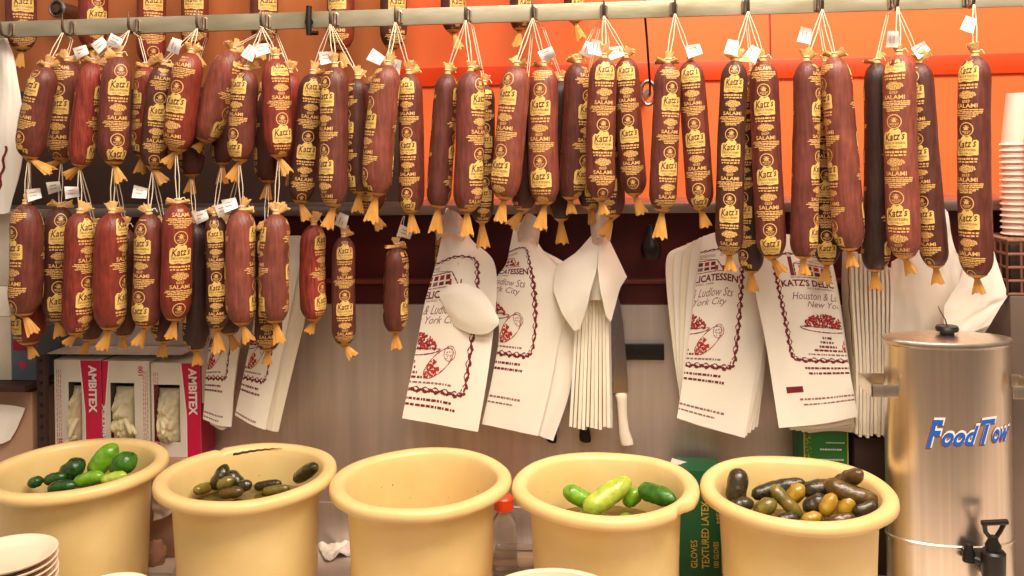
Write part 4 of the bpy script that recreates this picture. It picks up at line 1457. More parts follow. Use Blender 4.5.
b.lathe([(UR - .008, zt - .009), (UR + .003, zt - .009), (UR + .0045, zt - .006), (UR + .0045, zt - .001), (UR + .002, zt + .002), (UR - .006, zt + .003), (UR * .5, zt + .008), (0, zt + .010)], UC, 96, 0, oval)
ld = b.build('lid', M['steel'], UT, sharp=30)
kc = UC + V((at(947, 330, UC.y - .01).x - UC.x, -.01, zt + .008))
kn = MB().lathe([(0, 0), (.013, 0), (.013, .006), (.020, .008), (.0215, .013), (.019, .018), (0, .019)], kc, 28).build('lid_knob', M['black'], ld)
MB().tube([kc + V((0, 0, .018)), kc + V((-.003, 0, .03)), kc + V((-.012, 0, .046)), kc + V((-.016, 0, .056))], [.0016, .0014, .001, .0006], 6).build('wire_pin', M['hook'], kn)
for sg, pxl in ((-1, 872), (1, 1030)):
    zc = at(888, 385, UC.y).z
    b = MB()
    h = .012
    x0, x1 = UC.x + sg * (UR - .012), UC.x + sg * (UR + .036)
    for (xa, ya), (xb_, yb) in ((((x0, -.045)), (x1, -.045)), ((x1, -.045), (x1, .045)), ((x1, .045), (x0, .045))):
        b.box((min(xa, xb_) - .0015, UC.y + min(ya, yb) - .0015, zc - h), (max(xa, xb_) + .0015, UC.y + max(ya, yb) + .0015, zc + h), 0, .001)
    b.build('carry_handle', M['steel'], UT)
# tap
tx0 = at(987, 560, UC.y - UR * UK - .02)
ux_ = tx0.x - UC.x
base = UC + V((ux_, -UK * math.sqrt(UR ** 2 - ux_ ** 2), 0))
n = V((ux_, (base.y - UC.y) / UK ** 2, 0)).normalized()
s = V((-n.y, n.x, 0))
zt_ = lambda py: at(990, py, (base + n * .036).y).z
b = MB()
zb_ = zt_(572)
b.tube([V((base.x, base.y, zb_)) - n * .004, V((base.x, base.y, zb_)) + n * .030], [.015, .015], 20)
pc = base + n * .036
b.lathe([(0, zt_(600)), (.011, zt_(600)), (.013, zt_(588)), (.0205, zt_(575)), (.0215, zt_(552)), (.018, zt_(550)), (0, zt_(549))], (pc.x, pc.y, 0), 24)
tp = b.build('tap', M['black'], UT)
b = MB()
b.lathe([(0, zt_(552)), (.013, zt_(552)), (.014, zt_(545)), (.009, zt_(540)), (.008, zt_(536)), (0, zt_(535))], (pc.x, pc.y, 0), 20)
zl_, zh_ = zt_(538), zt_(521)
for q in (-1, 1):
    b.tube([V((pc.x, pc.y, zl_)) + s * (.005 * q), V((pc.x, pc.y, zl_ + .012)) + s * (.014 * q), V((pc.x, pc.y, zh_)) + s * (.020 * q) + n * .006], [.004, .0042, .0042], 10)
b.tube([V((pc.x, pc.y, zh_)) + s * (-.024) + n * .006, V((pc.x, pc.y, zh_)) + s * .024 + n * .006], [.0052, .0052], 12)
b.build('tap_lever', M['black'], tp)
b = MB()
g = base + s * -.032 + n * .012
b.tube([V((g.x, g.y, zt_(549))), V((g.x, g.y, zt_(556))), V((g.x, g.y, zt_(566)))], [.006, .011, .012], 16)
b.tube([V((g.x, g.y, zt_(558))) - n * .02, V((g.x, g.y, zt_(558)))], [.007, .007], 12)
b.tube([V((g.x, g.y, zt_(562))), V((pc.x, pc.y, zt_(566)))], [.007, .007], 12)
b.build('gauge_valve', M['black'], tp)
# lettering
b = MB()
def urn_x(px, py):
    # where the picture column meets the tank wall
    X, Y = at(px, py, UC.y).x, UC.y
    for _ in range(12):
        q = max(-.999, min(.999, (X - UC.x) / UR))
        Y = UC.y - UR * UK * math.sqrt(1 - q * q)
        X = at(px, py, Y).x
    return X, Y
(xa_, ya_), (xb_, yb_) = urn_x(926, 437), urn_x(1006, 430)
z0 = at(950, 446, ya_).z; z1 = at(950, 421, ya_).z
def urn_text(body, u0, u1, v0, v1, mi, off, lay, shear=.45):
    v, f = text2d(body, shear, off, 3)[:2]
    vs = []
    for x, y in v:
        uu = u0 + (u1 - u0) * (x + .5); vv = v0 + (v1 - v0) * (y + .5)
        X = xa_ + (xb_ - xa_) * uu
        q = max(-.9995, min(.9995, (X - UC.x) / UR))
        nn = V((q, -math.sqrt(1 - q * q) / UK, 0)).normalized()
        vs.append(V((UC.x + UR * q, UC.y - UR * UK * math.sqrt(1 - q * q), z0 + (z1 - z0) * (vv + .16 * uu))) + nn * lay)
    b.add(vs, f, mi)
for body, u0, u1, v0, v1 in (('F', 0, .20, -.1, 1.05), ('ood', .17, .62, .0, .78), ('T', .63, .84, .0, .98), ('ow', .79, 1.05, .02, .55)):
    g = .018
    urn_text(body, u0 - g * .8, u1 + g * .8, v0 - .05, v1 + .06, 2, .07, .0005)
    urn_text(body, u0 - g * .2 + .006, u1 + g * .9 + .006, v0 + .02, v1 + .09, 1, .055, .0009)
    urn_text(body, u0, u1, v0, v1, 0, .03, .0014)
b.build('lettering', [M['blue'], M['whitelet'], M['brownlet']], UT)

# ------------------------------------------------------------------ cups, basket and cabinet past the urn
cb = at(1010, 293, 1.90)
cab = box_obj('cabinet', (cb.x, 1.90, CT), (XR - .03, 2.05, at(1015, 296, 1.9).z), M['greycab'], .004)
CABZ = at(1015, 296, 1.9).z
tag(cab, 'grey metal cabinet standing past the urn, under the wire basket', 'cabinet')
bz1 = at(1015, 238, 1.93).z
bx0, bx1 = at(1008, 250, 1.90).x, at(1008, 250, 1.90).x + .30
t = thing('wire_basket', V(((bx0 + bx1) / 2, 1.975, CABZ)), 'dark wire basket under the paper cups past the urn', 'basket')
b = MB()
by0, by1 = 1.905, 2.045
for k in range(5):
    z = CABZ + .003 + (bz1 - CABZ - .006) * k / 4
    b.tube([V((bx0, by0, z)), V((bx1, by0, z)), V((bx1, by1, z)), V((bx0, by1, z)), V((bx0, by0, z))], .003, 8)
k = 0
x = bx0
while x <= bx1 + 1e-6:
    for yy in (by0, by1):
        b.tube([V((x, yy, CABZ + .002)), V((x, yy, bz1))], .0026, 8)
    b.tube([V((x, by0, bz1 - .003)), V((x, by1, bz1 - .003))], .0022, 6)
    x += .027
for k in range(6):
    yy = by0 + (by1 - by0) * k / 5
    b.tube([V((bx0, yy, bz1 - .003)), V((bx1, yy, bz1 - .003))], .0022, 6)
    b.tube([V((bx0, yy, CABZ + .002)), V((bx0, yy, bz1))], .0026, 8)
b.build('lattice', M['wire'], t)
b = MB().box((bx0 + .012, by0 + .014, CABZ + .001), (bx1 - .01, by1 - .01, bz1 - .012), 0, .002)
b.build('liner', M['darkbrown'], t)
CUPR = .041
cc = at(1023, 232, 1.999); cc.z = bz1
b = MB()
b.lathe([(CUPR - .0021, .0025), (CUPR, .0005), (CUPR + .0022, .0025), (CUPR + .0005, .005), (CUPR - .002, .006), (.0285, .104), (.0275, .110), (.0262, .1105), (.026, .104), (0, .104), (0, .1035), (.0277, .103), (CUPR - .0028, .006), (CUPR - .0021, .0025)], (cc.x, cc.y, cc.z), 40)
c0 = tag(b.build('paper_cup', M['cup'], origin=cc), 'one of the upside-down pinkish paper cups nested in the stack past the urn', 'cup', 'nested paper cups past the urn')
P = .0125
for k in range(1, 16):
    c1 = c0.copy(); COL.objects.link(c1); c1.location = c0.location + V((.0001 * math.sin(k * 2.1), 0, P * k))
c2p = at(1049, 232, 1.935)
for k in range(0, 17):
    c1 = c0.copy(); COL.objects.link(c1); c1.location = V((c2p.x + .0001 * math.sin(k * 1.7), 1.935, cc.z + P * k))
    c1['label'] = 'one of the paper cups in the second stack, beyond the first'
    c1['group'] = 'nested paper cups in the second stack'

# ------------------------------------------------------------------ glove boxes
def glove_box(x0, x1, ytop, Yf, flip, label, zb, win, band, bl):
    A, B = at(x0, ytop, Yf), at(x1, ytop, Yf)
    W = B.x - A.x; zt2 = A.z
    H = zt2 - zb
    D = .075
    t = thing('glove_box', V(((A.x + B.x) / 2, Yf + D / 2, zb)), label, 'glove box', 'disposable glove boxes standing on end')
    b = MB()
    wx0, wx1, wz0, wz1 = win[0], win[1], .16, .77
    X = lambda u: A.x + W * u
    Z = lambda v: zb + H * v
    y0, y1 = Yf, Yf + D
    # front with an opening, sides, back, inner recess
    us, vs_ = (0, wx0, wx1, 1), (0, wz0, wz1, 1)
    for i in range(3):
        for j in range(3):
            if i == 1 and j == 1: continue
            b.add([(X(us[i]), y0, Z(vs_[j])), (X(us[i + 1]), y0, Z(vs_[j])), (X(us[i + 1]), y0, Z(vs_[j + 1])), (X(us[i]), y0, Z(vs_[j + 1]))], [(0, 1, 2, 3)], 0)
    b.add([(A.x, y0, zb), (A.x, y1, zb), (A.x, y1, zt2), (A.x, y0, zt2)], [(3, 2, 1, 0)], 2 if flip else 0)
    b.add([(B.x, y0, zb), (B.x, y1, zb), (B.x, y1, zt2), (B.x, y0, zt2)], [(0, 1, 2, 3)], 0 if flip else 2)
    b.add([(A.x, y0, zt2), (B.x, y0, zt2), (B.x, y1, zt2), (A.x, y1, zt2)], [(0, 1, 2, 3)], 0)
    b.add([(A.x, y0, zb), (B.x, y0, zb), (B.x, y1, zb), (A.x, y1, zb)], [(3, 2, 1, 0)], 0)
    b.add([(A.x, y1, zb), (B.x, y1, zb), (B.x, y1, zt2), (A.x, y1, zt2)], [(3, 2, 1, 0)], 0)
    yi = y0 + .05
    q = [(X(wx0), Z(wz0)), (X(wx1), Z(wz0)), (X(wx1), Z(wz1)), (X(wx0), Z(wz1))]
    b.add([(x, y0, z) for x, z in q] + [(x, yi, z) for x, z in q], [(0, 4, 5, 1), (1, 5, 6, 2), (2, 6, 7, 3), (3, 7, 4, 0), (4, 7, 6, 5)], 3)
    e = -.0006
    m = (lambda u: 1 - u) if flip else (lambda u: u)
    def quad(pts, mi, lay=1):
        p3 = [(X(m(u)), y0 + e * lay, Z(v)) for u, v in pts]
        b.add(p3, [tuple(range(len(p3)))], mi)
    # tapering magenta band with a pale edge; the text runs along it
    w0 = band
    quad([(w0, 1.0), (1.0, 1.0), (1.0, 0), (w0 + .10, 0), (w0 + .10, .45)], 1)
    quad([(w0 - .03, 1.0), (w0, 1.0), (w0 + .10, .45), (w0 + .10, 0), (w0 + .08, 0), (w0 + .075, .45)], 4, 1.2)
    v2, f2, _ = text2d('AMBITEX', 0, .035, 2)
    sgn = 1 if not flip else -1
    cu_, cv_ = m((1.0 + w0 + .08) / 2), .70 if not flip else .3
    hh, ww = min(.17, (1 - w0) * .5) * W, .50 * H
    vs3 = [(X(cu_) + sgn * hh * y, y0 + 2 * e, Z(cv_) - sgn * ww * x) for x, y in v2]
    b.add(vs3, f2, 4)
    v2, f2, _ = text2d('100', 0, .02, 2)
    vs3 = [(X(.82) - .10 * W * y if flip else X(.12) + .10 * W * y, y0 + 2 * e, (Z(.90) + (.10 * H * x)) if flip else (Z(.12) - .10 * H * x)) for x, y in v2]
    b.add(vs3, f2, 1)
    rnd = random.Random(int(x0))
    for k in range(3):
        u = m(.05 + .04 * k)
        z = Z(.9)
        while z > Z(.1):
            l = rnd.uniform(.003, .012)
            b.add([(X(u), y0 + e, z), (X(u) + .0012, y0 + e, z), (X(u) + .0012, y0 + e, z - l), (X(u), y0 + e, z - l)], [(0, 1, 2, 3)], 5)
            z -= l + .003
    b.build('carton', [M['white'], M['magenta'], M['magentadark'], M['cavity'], M['whiteink'], M['pink']], t, smooth=False)
    # gloves bulging from the opening
    b = MB()
    n1, n2 = 30, 36
    vs = []
    sd = V((x0 * .37, 0, 0))
    for i in range(n2 + 1):
        for j in range(n1 + 1):
            u, v = j / n1, i / n2
            uu = wx0 + (wx1 - wx0) * (.03 + .94 * u); vv = wz0 + (wz1 - wz0) * (.0 + .90 * v)
            bul = math.sin(PI * u) ** .6 * (math.sin(PI * min(1, .12 + v * .88))) ** .6
            fold = abs(noise.noise(V((u * 3.0, v * 4.5, 0)) + sd)) * 1.6 + abs(noise.noise(V((u * 7, v * 9, 4)) + sd)) * .7
            y = y0 + .022 - .030 * bul - .022 * fold * bul - (.016 * (1 - v) * bul)
            vs.append((X(uu), y, Z(vv)))
    fs = [(i * (n1 + 1) + j, i * (n1 + 1) + j + 1, (i + 1) * (n1 + 1) + j + 1, (i + 1) * (n1 + 1) + j) for i in range(n2) for j in range(n1)]
    b.add(vs, fs)
    # limp fingers
    for k in range(2):
        u = wx0 + (wx1 - wx0) * rnd.uniform(.2, .95); v = wz0 + (wz1 - wz0) * rnd.uniform(.05, .45)
        p = V((X(u), y0 - .012, Z(v)))
        d1 = V((rnd.uniform(-.5, .9), -.3, rnd.uniform(-.6, .3))).normalized()
        b.tube([p, p + d1 * .012, p + d1 * .022 + V((0, 0, -.004)), p + d1 * .030 + V((0, 0, -.012)), p + d1 * .033 + V((0, 0, -.016))], [.006, .0062, .0055, .0048, .0015], 10)
    o = b.build('latex_glove_bunch', M['latex'], origin=V((X((wx0 + wx1) / 2), y0, Z(wz0))), sharp=80)
    tag(o, 'crumpled cream latex gloves bulging from the %s' % bl, 'gloves', 'latex gloves in the glove boxes', 'stuff')
    return t


GZ = at(100, 362, 1.955).z - .218
cbx = box_obj('cardboard_carton', (at(55, 470, 1.95).x, 1.960, CT), (at(190, 470, 1.95).x + .01, 2.044, GZ - .001), M['cardboard'], .003)
tag(cbx, 'brown cardboard carton under the glove boxes, behind the cucumber bucket', 'carton')
glove_box(54, 101, 360, 1.966, False, 'white and magenta glove box at the end of the row, nearest the shelf', GZ, (.30, .58), .56, 'glove box at the end of the row')
glove_box(102, 149, 361, 1.968, True, 'middle glove box, marked 100, with its band on the opposite side', GZ, (.17, .68), .86, 'middle glove box')
glove_box(151, 200, 363, 1.965, False, 'white and magenta glove box closest to the hanging bags', GZ, (.05, .58), .62, 'glove box closest to the hanging bags')
# clear holder behind them
b = MB()
p0, p1 = at(66, 346, 2.045), at(196, 346, 2.045)
b.box((p0.x, 2.046, GZ), (p1.x, 2.049, p0.z)); b.box((p0.x, 1.972, p0.z - .0025), (p1.x, 2.046, p0.z))
tag(b.build('plastic_holder', M['greybag'], origin=V(((p0.x + p1.x) / 2, 2.03, GZ))), 'greyish plastic holder plate rising behind the glove boxes', 'holder')

# ------------------------------------------------------------------ shelf unit at the end by the hanging white bag
SZ = at(30, 378, 1.97).z
sx1 = at(44, 378, 1.97).x
t = thing('storage_shelf', V((sx1 - .2, 1.99, CT)), 'dark shelf unit with perforated upright beside the glove boxes', 'shelf')
box_obj('shelf_board', (XL + .01, 1.90, SZ - .014), (sx1, YW - .004, SZ), M['darkbrown'], .002, t)
b = MB()
ux = at(46, 400, 1.945).x
b.box((ux - .011, 1.928, CT), (ux + .011, 1.940, at(46, 354, 1.95).z), 0, .001)
b.build('upright', M['darkbrown'], t)
b = MB()
zz = CT + .15
while zz < at(46, 358, 1.95).z:
    b.tube([V((ux, 1.9265, zz)), V((ux, 1.9285, zz))], [.004, .004], 12)
    zz += .0254
b.build('slot_hole', M['black'], t)
def carton(x0, x1, y0, z0, z1, mt, label, extra=None):
    t = thing('carton', V(((x0 + x1) / 2, y0 + .04, z0)), label, 'carton', 'cartons on the dark shelf')
    MB().box((x0, y0, z0), (x1, y0 + .09, z1), 0, .002).build('card_body', M[mt], t)
    if extra: extra(t, x0, x1, y0, z0, z1)
def lab(t, x0, x1, y0, z0, z1):
    b = MB().box((x0 + .004, y0 - .0008, z0 + (z1 - z0) * .58), (x1 - .003, y0 + .001, z0 + (z1 - z0) * .78))
    b.build('label_band', M['magentadark'], t)
    c = V(((x0 + x1) / 2 - .004, y0 - .0006, z0 + (z1 - z0) * .3))
    MB().tube([c, c + V((0, .001, 0))], [.0085, .0085], 20).build('label_dot', M['pink'], t)
    MB().box((x0 + .006, y0 - .0007, z0 + (z1 - z0) * .82), (x0 + .03, y0 + .001, z0 + (z1 - z0) * .97)).build('label_patch', M['white'], t)
xa, xb2, xc = at(-18, 378, 1.935).x, at(9, 378, 1.935).x, at(35, 378, 1.935).x
carton(xa, xb2 - .001, 1.945, SZ + .001, at(5, 318, 1.935).z, 'carton', 'pale carton on the dark shelf beside the blue one')
carton(xb2, xc, 1.945, SZ + .001, at(20, 330, 1.935).z, 'cartonblue', 'blue grey carton with pink dot on the dark shelf', lab)
carton(xa, xb2 - .004, 1.945, at(5, 317.5, 1.935).z, at(5, 287, 1.935).z, 'white', 'white carton stacked on the pale carton')
carton(xa, xb2 + .004, 1.945, at(5, 286.5, 1.935).z, at(5, 214, 1.935).z, 'carton', 'tall pale green-grey carton topping the stack behind the first salami')
carton(at(-20, 420, 1.95).x, at(31, 420, 1.95).x, 1.955, CT, at(20, 392, 1.955).z, 'cardboard', 'large brown carton under the dark shelf')
bag('loose sheet of white paper drooping in front of the large brown carton', [
    [(-20, 404, .0), (8, 405, -.004), (25, 408, .0)], [(-20, 420, .0), (4, 424, -.006), (18, 426, .0)], [(-20, 446, .0), (0, 444, -.004), (10, 440, .0)]],
    1.945, None, seed=80, group=None, cat='paper', th=.001, nu=12, nv=12).name = 'paper_sheet'

# ------------------------------------------------------------------ green boxes behind the pickle buckets
def green_box():
    Yf = 1.948
    A, B = at(678, 480, Yf), at(722, 480, Yf)
    zt2 = at(700, 470, Yf).z
    t = thing('latex_glove_carton', V(((A.x + B.x) / 2, Yf + .04, CT)), 'dark green glove carton lettered in gold, standing between two buckets', 'glove box')
    b = MB()
    b.box((A.x, Yf, CT), (B.x, Yf + .078, zt2), 0, .002)
    H = zt2 - CT; W = B.x - A.x
    def vt(body, u, v, w, h, mi=1):
        v2, f2, _ = text2d(body, 0, .01, 2)
        b.add([(A.x + W * u - h * W * y, Yf - .0007, CT + H * (v + w * x)) for x, y in v2], f2, mi)
    vt('TEXTURED LATEX', .60, .40, .62, .17)
    vt('GLOVES', .34, .22, .26, .15)
    vt('100 GLOVES', .84, .22, .24, .12)
    vt('MEDIUM', .90, .66, .30, .08)
    b.add([(A.x + W * .96, Yf - .0006, CT + .01), (A.x + W * .98, Yf - .0006, CT + .01), (A.x + W * .98, Yf - .0006, zt2 - .01), (A.x + W * .96, Yf - .0006, zt2 - .01)], [(0, 1, 2, 3)], 1)
    b.build('card_body', [M['green'], M['goldink']], t, smooth=False)
    b = MB()
    p = lambda x, y, yy: at(x, y, yy)
    vs = [p(668, 471, Yf + .01), p(672, 458, Yf + .04), p(716, 470, Yf + .06), p(712, 484, Yf + .002)]
    vs += [v + V((0, .0008, -.0016)) for v in vs]
    b.add(vs, [(0, 1, 2, 3), (7, 6, 5, 4), (0, 4, 5, 1), (1, 5, 6, 2), (2, 6, 7, 3), (3, 7, 4, 0)])
    b.build('open_flap', M['carton'], t, smooth=False)
green_box()
b = MB()
Yg = 2.0
A, B = at(797, 445, Yg), at(849, 445, Yg)
zg = at(820, 428, Yg).z
b.box((A.x, Yg, CT), (B.x, Yg + .05, zg), 0, .002)
x = lambda px: at(px, 445, Yg).x
z = lambda py: at(820, py, Yg).z
b.add([(x(804), Yg - .0006, CT + .05), (x(849) - .001, Yg - .0006, CT + .05), (x(849) - .001, Yg - .0006, zg - .002), (x(804), Yg - .0006, zg - .002)], [(0, 1, 2, 3)], 1)
for px in (803.6, 847):
    b.add([(x(px), Yg - .001, CT + .05), (x(px + 1), Yg - .001, CT + .05), (x(px + 1), Yg - .001, zg), (x(px), Yg - .001, zg)], [(0, 1, 2, 3)], 2)
rnd = random.Random(5)
for k in range(60):
    px_, py_ = rnd.uniform(805, 811), rnd.uniform(434, 462)
    s_ = .0012
    b.add([(x(px_) - s_, Yg - .001, z(py_)), (x(px_), Yg - .001, z(py_) - s_), (x(px_) + s_, Yg - .001, z(py_)), (x(px_), Yg - .001, z(py_) + s_)], [(0, 1, 2, 3)], 2)
for py_, xa_, xb_, h_ in ((443, 826, 842, 1.0), (450, 820, 842, 1.6), (460, 818, 843, 1.2)):
    q = xa_
    while q < xb_:
        l = rnd.uniform(1, 2.6)
        b.add([(x(q), Yg - .001, z(py_)), (x(q + l), Yg - .001, z(py_)), (x(q + l), Yg - .001, z(py_ - h_)), (x(q), Yg - .001, z(py_ - h_))], [(0, 1, 2, 3)], 3)
        q += l + .7
tag(b.build('green_carton', [M['green'], M['greenlight'], M['goldink'], M['whiteink']], origin=V(((A.x + B.x) / 2, Yg + .025, CT)), smooth=False),
    'bright green carton standing behind the brown pickle bucket', 'carton')


def crumple(name, c, sx_, sy_, sz_, mt, label, cat, seed):
    b = MB()
    n1, n2 = 28, 18
    vs = []
    sd = V((seed * 3.7, 0, 0))
    for i in range(n2 + 1):
        for j in range(n1):
            a = 2 * PI * j / n1; p = PI * i / n2
            d = V((math.cos(a) * math.sin(p), math.sin(a) * math.sin(p), math.cos(p)))
            r = .72 + .5 * abs(noise.noise(d * 1.8 + sd)) + .35 * abs(noise.noise(d * 4 + sd))
            q = V((d.x * sx_ * r, d.y * sy_ * r, d.z * sz_ * r))
            q.z = max(q.z, -sz_ * .55)
            vs.append(V(c) + q + V((0, 0, sz_ * .55)))
    fs = [(i * n1 + j, (i + 1) * n1 + j, (i + 1) * n1 + (j + 1) % n1, i * n1 + (j + 1) % n1) for i in range(n2) for j in range(n1)]
    b.add(vs, fs)
    return tag(b.build(name, M[mt], origin=V(c), sharp=80), label, cat)


crumple('red_wrapper', V((x(837), Yg + .02, zg)), .022, .018, .012, 'redwrap', 'crumpled red wrapper on top of the bright green carton', 'wrapper', 3)
b = MB().box((at(853, 470, 2.0).x, 1.985, CT), (at(900, 470, 2.0).x + .05, 2.05, at(860, 438, 1.985).z), 0, .004)
tag(b.build('dark_block', M['darkbrown'], origin=V((at(870, 470, 2.0).x, 2.02, CT))), 'dark brown bin behind the urn and brown pickle bucket', 'bin')  # plain dark brown block filling the gap by the urn

# ------------------------------------------------------------------ odds and ends between the buckets
def flatpaper(name, pts, z, label, cat, mt='white', th=.0015, seed=0, amp=.004):
    """a limp sheet on the counter; pts = 4 picture corners"""
    q = [at_z(px, py, z) for px, py in pts]
    b = MB()
    n = 18
    sd = V((seed * 5.3, 0, 0))
    top = []
    for i in range(n + 1):
        for j in range(n + 1):
            u, v = j / n, i / n
            p = q[0].lerp(q[1], u).lerp(q[3].lerp(q[2], u), v)
            h = abs(noise.noise(V((u * 2.5, v * 2.5, 0)) + sd)) + .4 * abs(noise.noise(V((u * 6, v * 6, 2)) + sd))
            top.append(p + V((0, 0, th + amp * h)))
    w = n + 1
    N_ = len(top)
    bot_ = [V((p.x, p.y, p.z - th)) for p in top]
    fs = [(i * w + j, i * w + j + 1, (i + 1) * w + j + 1, (i + 1) * w + j) for i in range(n) for j in range(n)]
    fs += [tuple(N_ + k for k in reversed(f)) for f in fs]
    for j in range(n):
        fs += [(j, N_ + j, N_ + j + 1, j + 1), (n * w + j, n * w + j + 1, N_ + n * w + j + 1, N_ + n * w + j)]
        fs += [(j * w, (j + 1) * w, N_ + (j + 1) * w, N_ + j * w), (j * w + n, N_ + j * w + n, N_ + (j + 1) * w + n, (j + 1) * w + n)]
    b.add(top + bot_, fs)
    c = sum(q, V()) / 4
    return tag(b.build(name, M[mt], origin=V((c.x, c.y, z)), sharp=80), label, cat)


flatpaper('paper_napkin', [(318, 549), (350, 541), (352, 556), (326, 563)], CT, 'crumpled white napkin on the counter between cracked and empty buckets', 'napkin', seed=4, amp=.022)
flatpaper('paper_sheet', [(152, 562), (180, 558), (172, 574), (142, 573)], CT, 'flat white paper on the counter between the first two buckets', 'paper', seed=6, amp=.001)
c = at_z(165, 552, CT)
crumple('paper_towel', V((c.x + .004, 1.925, CT)), .030, .020, .034, 'cardboard', 'crumpled brownish paper towel between cucumber and cracked buckets', 'paper towel', 9)
c = at(158, 506, 1.912)
bag('limp greyish plastic scrap hanging over the carton behind the cracked bucket', [
    [(150, 486, .0), (168, 484, -.006), (186, 486, .0)], [(152, 504, .0), (168, 502, -.01), (184, 500, .0)], [(154, 520, .0), (164, 518, -.006), (178, 508, .0)]],
    1.940, None, seed=81, group=None, cat='plastic scrap', th=.001, nu=12, nv=12, mt='greybag', wob=.006).name = 'plastic_scrap'
# bottle with orange cap, clear clamshell
P = at(504, 520, 1.97)
t = thing('plastic_bottle', V((P.x, 1.97, CT)), 'clear bottle with orange cap on the counter behind the empty bucket', 'bottle')
zc = at(504, 507, 1.97).z - CT
MB().lathe([(0, 0), (.026, 0), (.029, .004), (.029, zc * .62), (.024, zc * .8), (.014, zc * .93), (.013, zc)], V((P.x, 1.97, CT)), 32).build('bottle_body', M['clear'], t)
MB().lathe([(.012, zc - .004), (.021, zc - .004), (.0215, zc + .020), (.018, zc + .024), (0, zc + .024)], V((P.x, 1.97, CT)), 28).build('bottle_cap', M['redcap'], t)
P0, P1 = at(488, 556, 1.915), at(540, 556, 1.915)
t = thing('clamshell_container', V(((P0.x + P1.x) / 2, 1.945, CT)), 'clear plastic clamshell lying between empty and nicked buckets', 'container')
zc = .058
xm = (P0.x + P1.x) / 2; hw = (P1.x - P0.x) / 2
def tray(z0_, z1_, w0, w1, d0, d1):
    b = MB()
    vs = []
    for zz, ww, dd in ((z0_, w0, d0), (z1_, w1, d1), (z1_, w1 - .001, d1 - .001), (z0_ + .001, w0 - .001, d0 - .001)):
        for k in range(24):
            a = 2 * PI * k / 24
            cx = math.copysign(abs(math.cos(a)) ** .4, math.cos(a)); sy = math.copysign(abs(math.sin(a)) ** .4, math.sin(a))
            rb = 1 + .02 * (k % 2)
            vs.append(V((xm + cx * ww * rb, 1.938 + sy * dd * rb, CT + zz)))
    fs = [(r * 24 + j, r * 24 + (j + 1) % 24, (r + 1) * 24 + (j + 1) % 24, (r + 1) * 24 + j) for r in range(3) for j in range(24)]
    fs += [tuple(range(23, -1, -1)), tuple(72 + j for j in range(24))]
    b.add(vs, fs)
    return b
tray(.0, .026, hw * .8, hw * .95, .020, .024).build('tray', M['clear'], t)
tray(zc, .0275, hw * .75, hw * .97, .018, .0245).build('container_lid', M['clear'], t)

# ------------------------------------------------------------------ crockery at the front
def plate_mesh(c, r):
    b = MB()
    b.lathe([(0, .0025), (r * .55, .0025), (r * .6, .0), (r * .66, .001), (r * .72, .005), (r * .96, .0125), (r, .0155), (r * 1.003, .0172), (r * .985, .0178), (r * .93, .0150), (r * .70, .0075), (r * .62, .0062), (0, .006)], c, 56)
    return b


def stack(cx, cy, ztop, r, n, labels, group, pitch=.0112):
    first = None
    base = CT
    nn = n
    z0 = ztop - .018 - pitch * (nn - 1)
    out = []
    for k in range(nn):
        z = ztop - .018 - pitch * k
        if first is None:
            o = plate_mesh(V((cx, cy, z)), r).build('plate', M['plate'], origin=V((cx, cy, z)), sharp=60)
            first = o
        else:
            o = first.copy(); COL.objects.link(o); o.location = V((cx + .0006 * math.sin(k * 2.3), cy + .0005 * math.cos(k * 1.9), z))
        tag(o, labels[min(k, len(labels) - 1)], 'plate', group)
        out.append(o)
    return out


PY = 1.46
Pt = at(6, 553, PY)
ztop = Pt.z
n = int((ztop - CT - .018) / .0112) + 1
pitch = (ztop - CT - .018) / (n - 1)
stack(Pt.x, PY, ztop, at(50, 553, PY).x - Pt.x, n, ['topmost pale plate of the tall stack in front of the cucumber bucket', 'second pale plate from the top of the tall stack',
      'third pale plate from the top of the tall stack', 'fourth pale plate from the top of the tall stack', 'fifth pale plate from the top of the tall stack', 'lower plate hidden in the tall stack by the cucumber bucket'], 'stacked plates in front of the cucumber bucket', pitch)
Pt = at(110, 590, 1.44)
n2 = int((Pt.z - CT - .018) / .0112) + 1
stack(Pt.x, 1.44, Pt.z, at(147, 590, 1.44).x - Pt.x, n2, ['top plate of the low stack beside the tall plate stack', 'lower plate in the low stack beside the tall one'], 'plates in the low stack', (Pt.z - CT - .018) / (n2 - 1))
# shallow pan showing only its back rim
Pp = at(552, 604, 1.45)
t = thing('steel_pan', V((Pp.x, 1.45, CT)), 'shallow white pan rim in front of the empty and nicked buckets', 'pan')
hp = Pp.z - CT
MB().lathe([(0, 0), (.08, 0), (.086, .004), (.112, hp - .003), (.121, hp - .001), (.123, hp + .001), (.121, hp + .002), (.112, hp), (.085, .007), (0, .005)], V((Pp.x, 1.45, CT)), 64).build('pan_body', M['plate'], t)

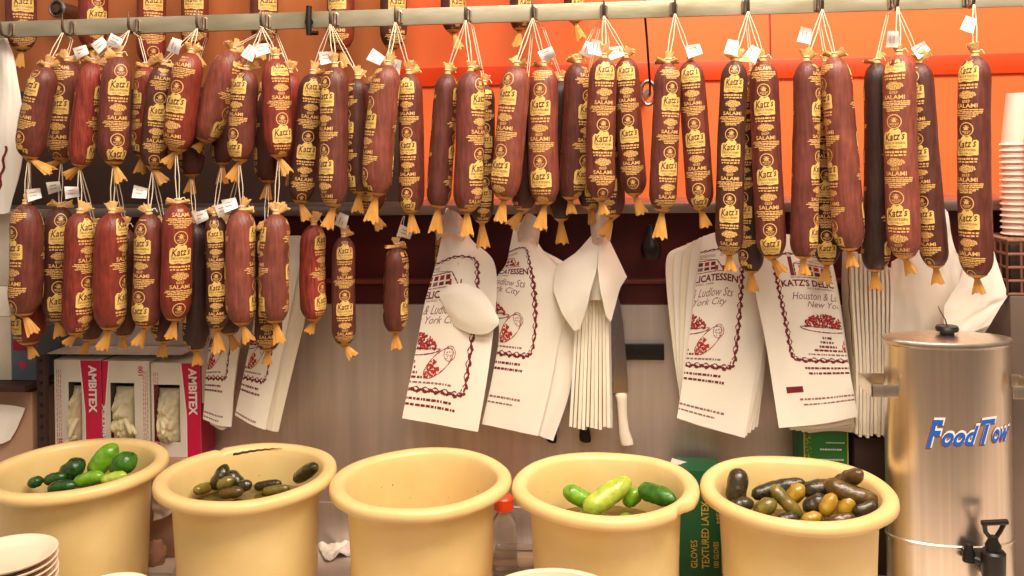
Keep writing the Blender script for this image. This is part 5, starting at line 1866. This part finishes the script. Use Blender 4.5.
# ------------------------------------------------------------------ light
w = bpy.data.worlds.new('world'); SC.world = w
w.use_nodes = True
nt = w.node_tree; N, L = nt.nodes, nt.links
bg = N['Background']
tc = N.new('ShaderNodeTexCoord')
sx = N.new('ShaderNodeSeparateXYZ'); L.new(tc.outputs['Generated'], sx.inputs[0])
cr = N.new('ShaderNodeValToRGB')
mr = N.new('ShaderNodeMapRange'); mr.inputs['From Min'].default_value = -1; mr.inputs['From Max'].default_value = 1
L.new(sx.outputs['Z'], mr.inputs['Value']); L.new(mr.outputs[0], cr.inputs[0])
e = cr.color_ramp.elements
e[0].position = .3; e[0].color = (.10, .075, .06, 1)
e[1].position = .75; e[1].color = (.95, .80, .66, 1)
q = cr.color_ramp.elements.new(.47); q.color = (.30, .22, .17, 1)
q = cr.color_ramp.elements.new(.56); q.color = (.60, .46, .36, 1)
mp = N.new('ShaderNodeMapping'); mp.inputs['Scale'].default_value = (3.2, 3.2, .25)
L.new(tc.outputs['Generated'], mp.inputs['Vector'])
nz = N.new('ShaderNodeTexNoise'); nz.inputs['Scale'].default_value = 1.6; nz.inputs['Detail'].default_value = 2
L.new(mp.outputs[0], nz.inputs['Vector'])
m2 = N.new('ShaderNodeMapRange'); m2.inputs['From Min'].default_value = .35; m2.inputs['From Max'].default_value = .65
m2.inputs['To Min'].default_value = .25; m2.inputs['To Max'].default_value = 1.6
L.new(nz.outputs['Fac'], m2.inputs['Value'])
vm = N.new('ShaderNodeVectorMath'); vm.operation = 'SCALE'
L.new(cr.outputs[0], vm.inputs[0]); L.new(m2.outputs[0], vm.inputs['Scale'])
L.new(vm.outputs[0], bg.inputs['Color'])
bg.inputs['Strength'].default_value = .5


def area(name, loc, aim, sx_, sy_, power, col):
    l = bpy.data.lights.new(name, 'AREA'); l.shape = 'RECTANGLE'; l.size = sx_; l.size_y = sy_; l.energy = power; l.color = col
    o = bpy.data.objects.new(name, l); COL.objects.link(o)
    o.location = loc
    o.rotation_euler = (V(aim) - V(loc)).to_track_quat('-Z', 'Y').to_euler()
    return o


area('ceiling_lamp', (.55, .75, 3.5), (.25, 1.9, 1.4), 2.2, .7, 76, (1, .86, .70))
area('ceiling_lamp', (.7, -.9, 3.3), (.2, 1.9, 1.5), 1.6, .6, 16, (1, .88, .74))
area('added_recess_light', (.85, 2.17, 2.78), (.82, 2.25, 1.7), 1.2, .06, 10, (1, .42, .24))  # unseen lamp added to brighten the orange wall and give pink edges
SC.view_settings.view_transform = 'Standard'
SC.view_settings.look = 'None'
SC.view_settings.gamma = 1
SC.view_settings.use_curve_mapping = False
SC.view_settings.exposure = 0.55
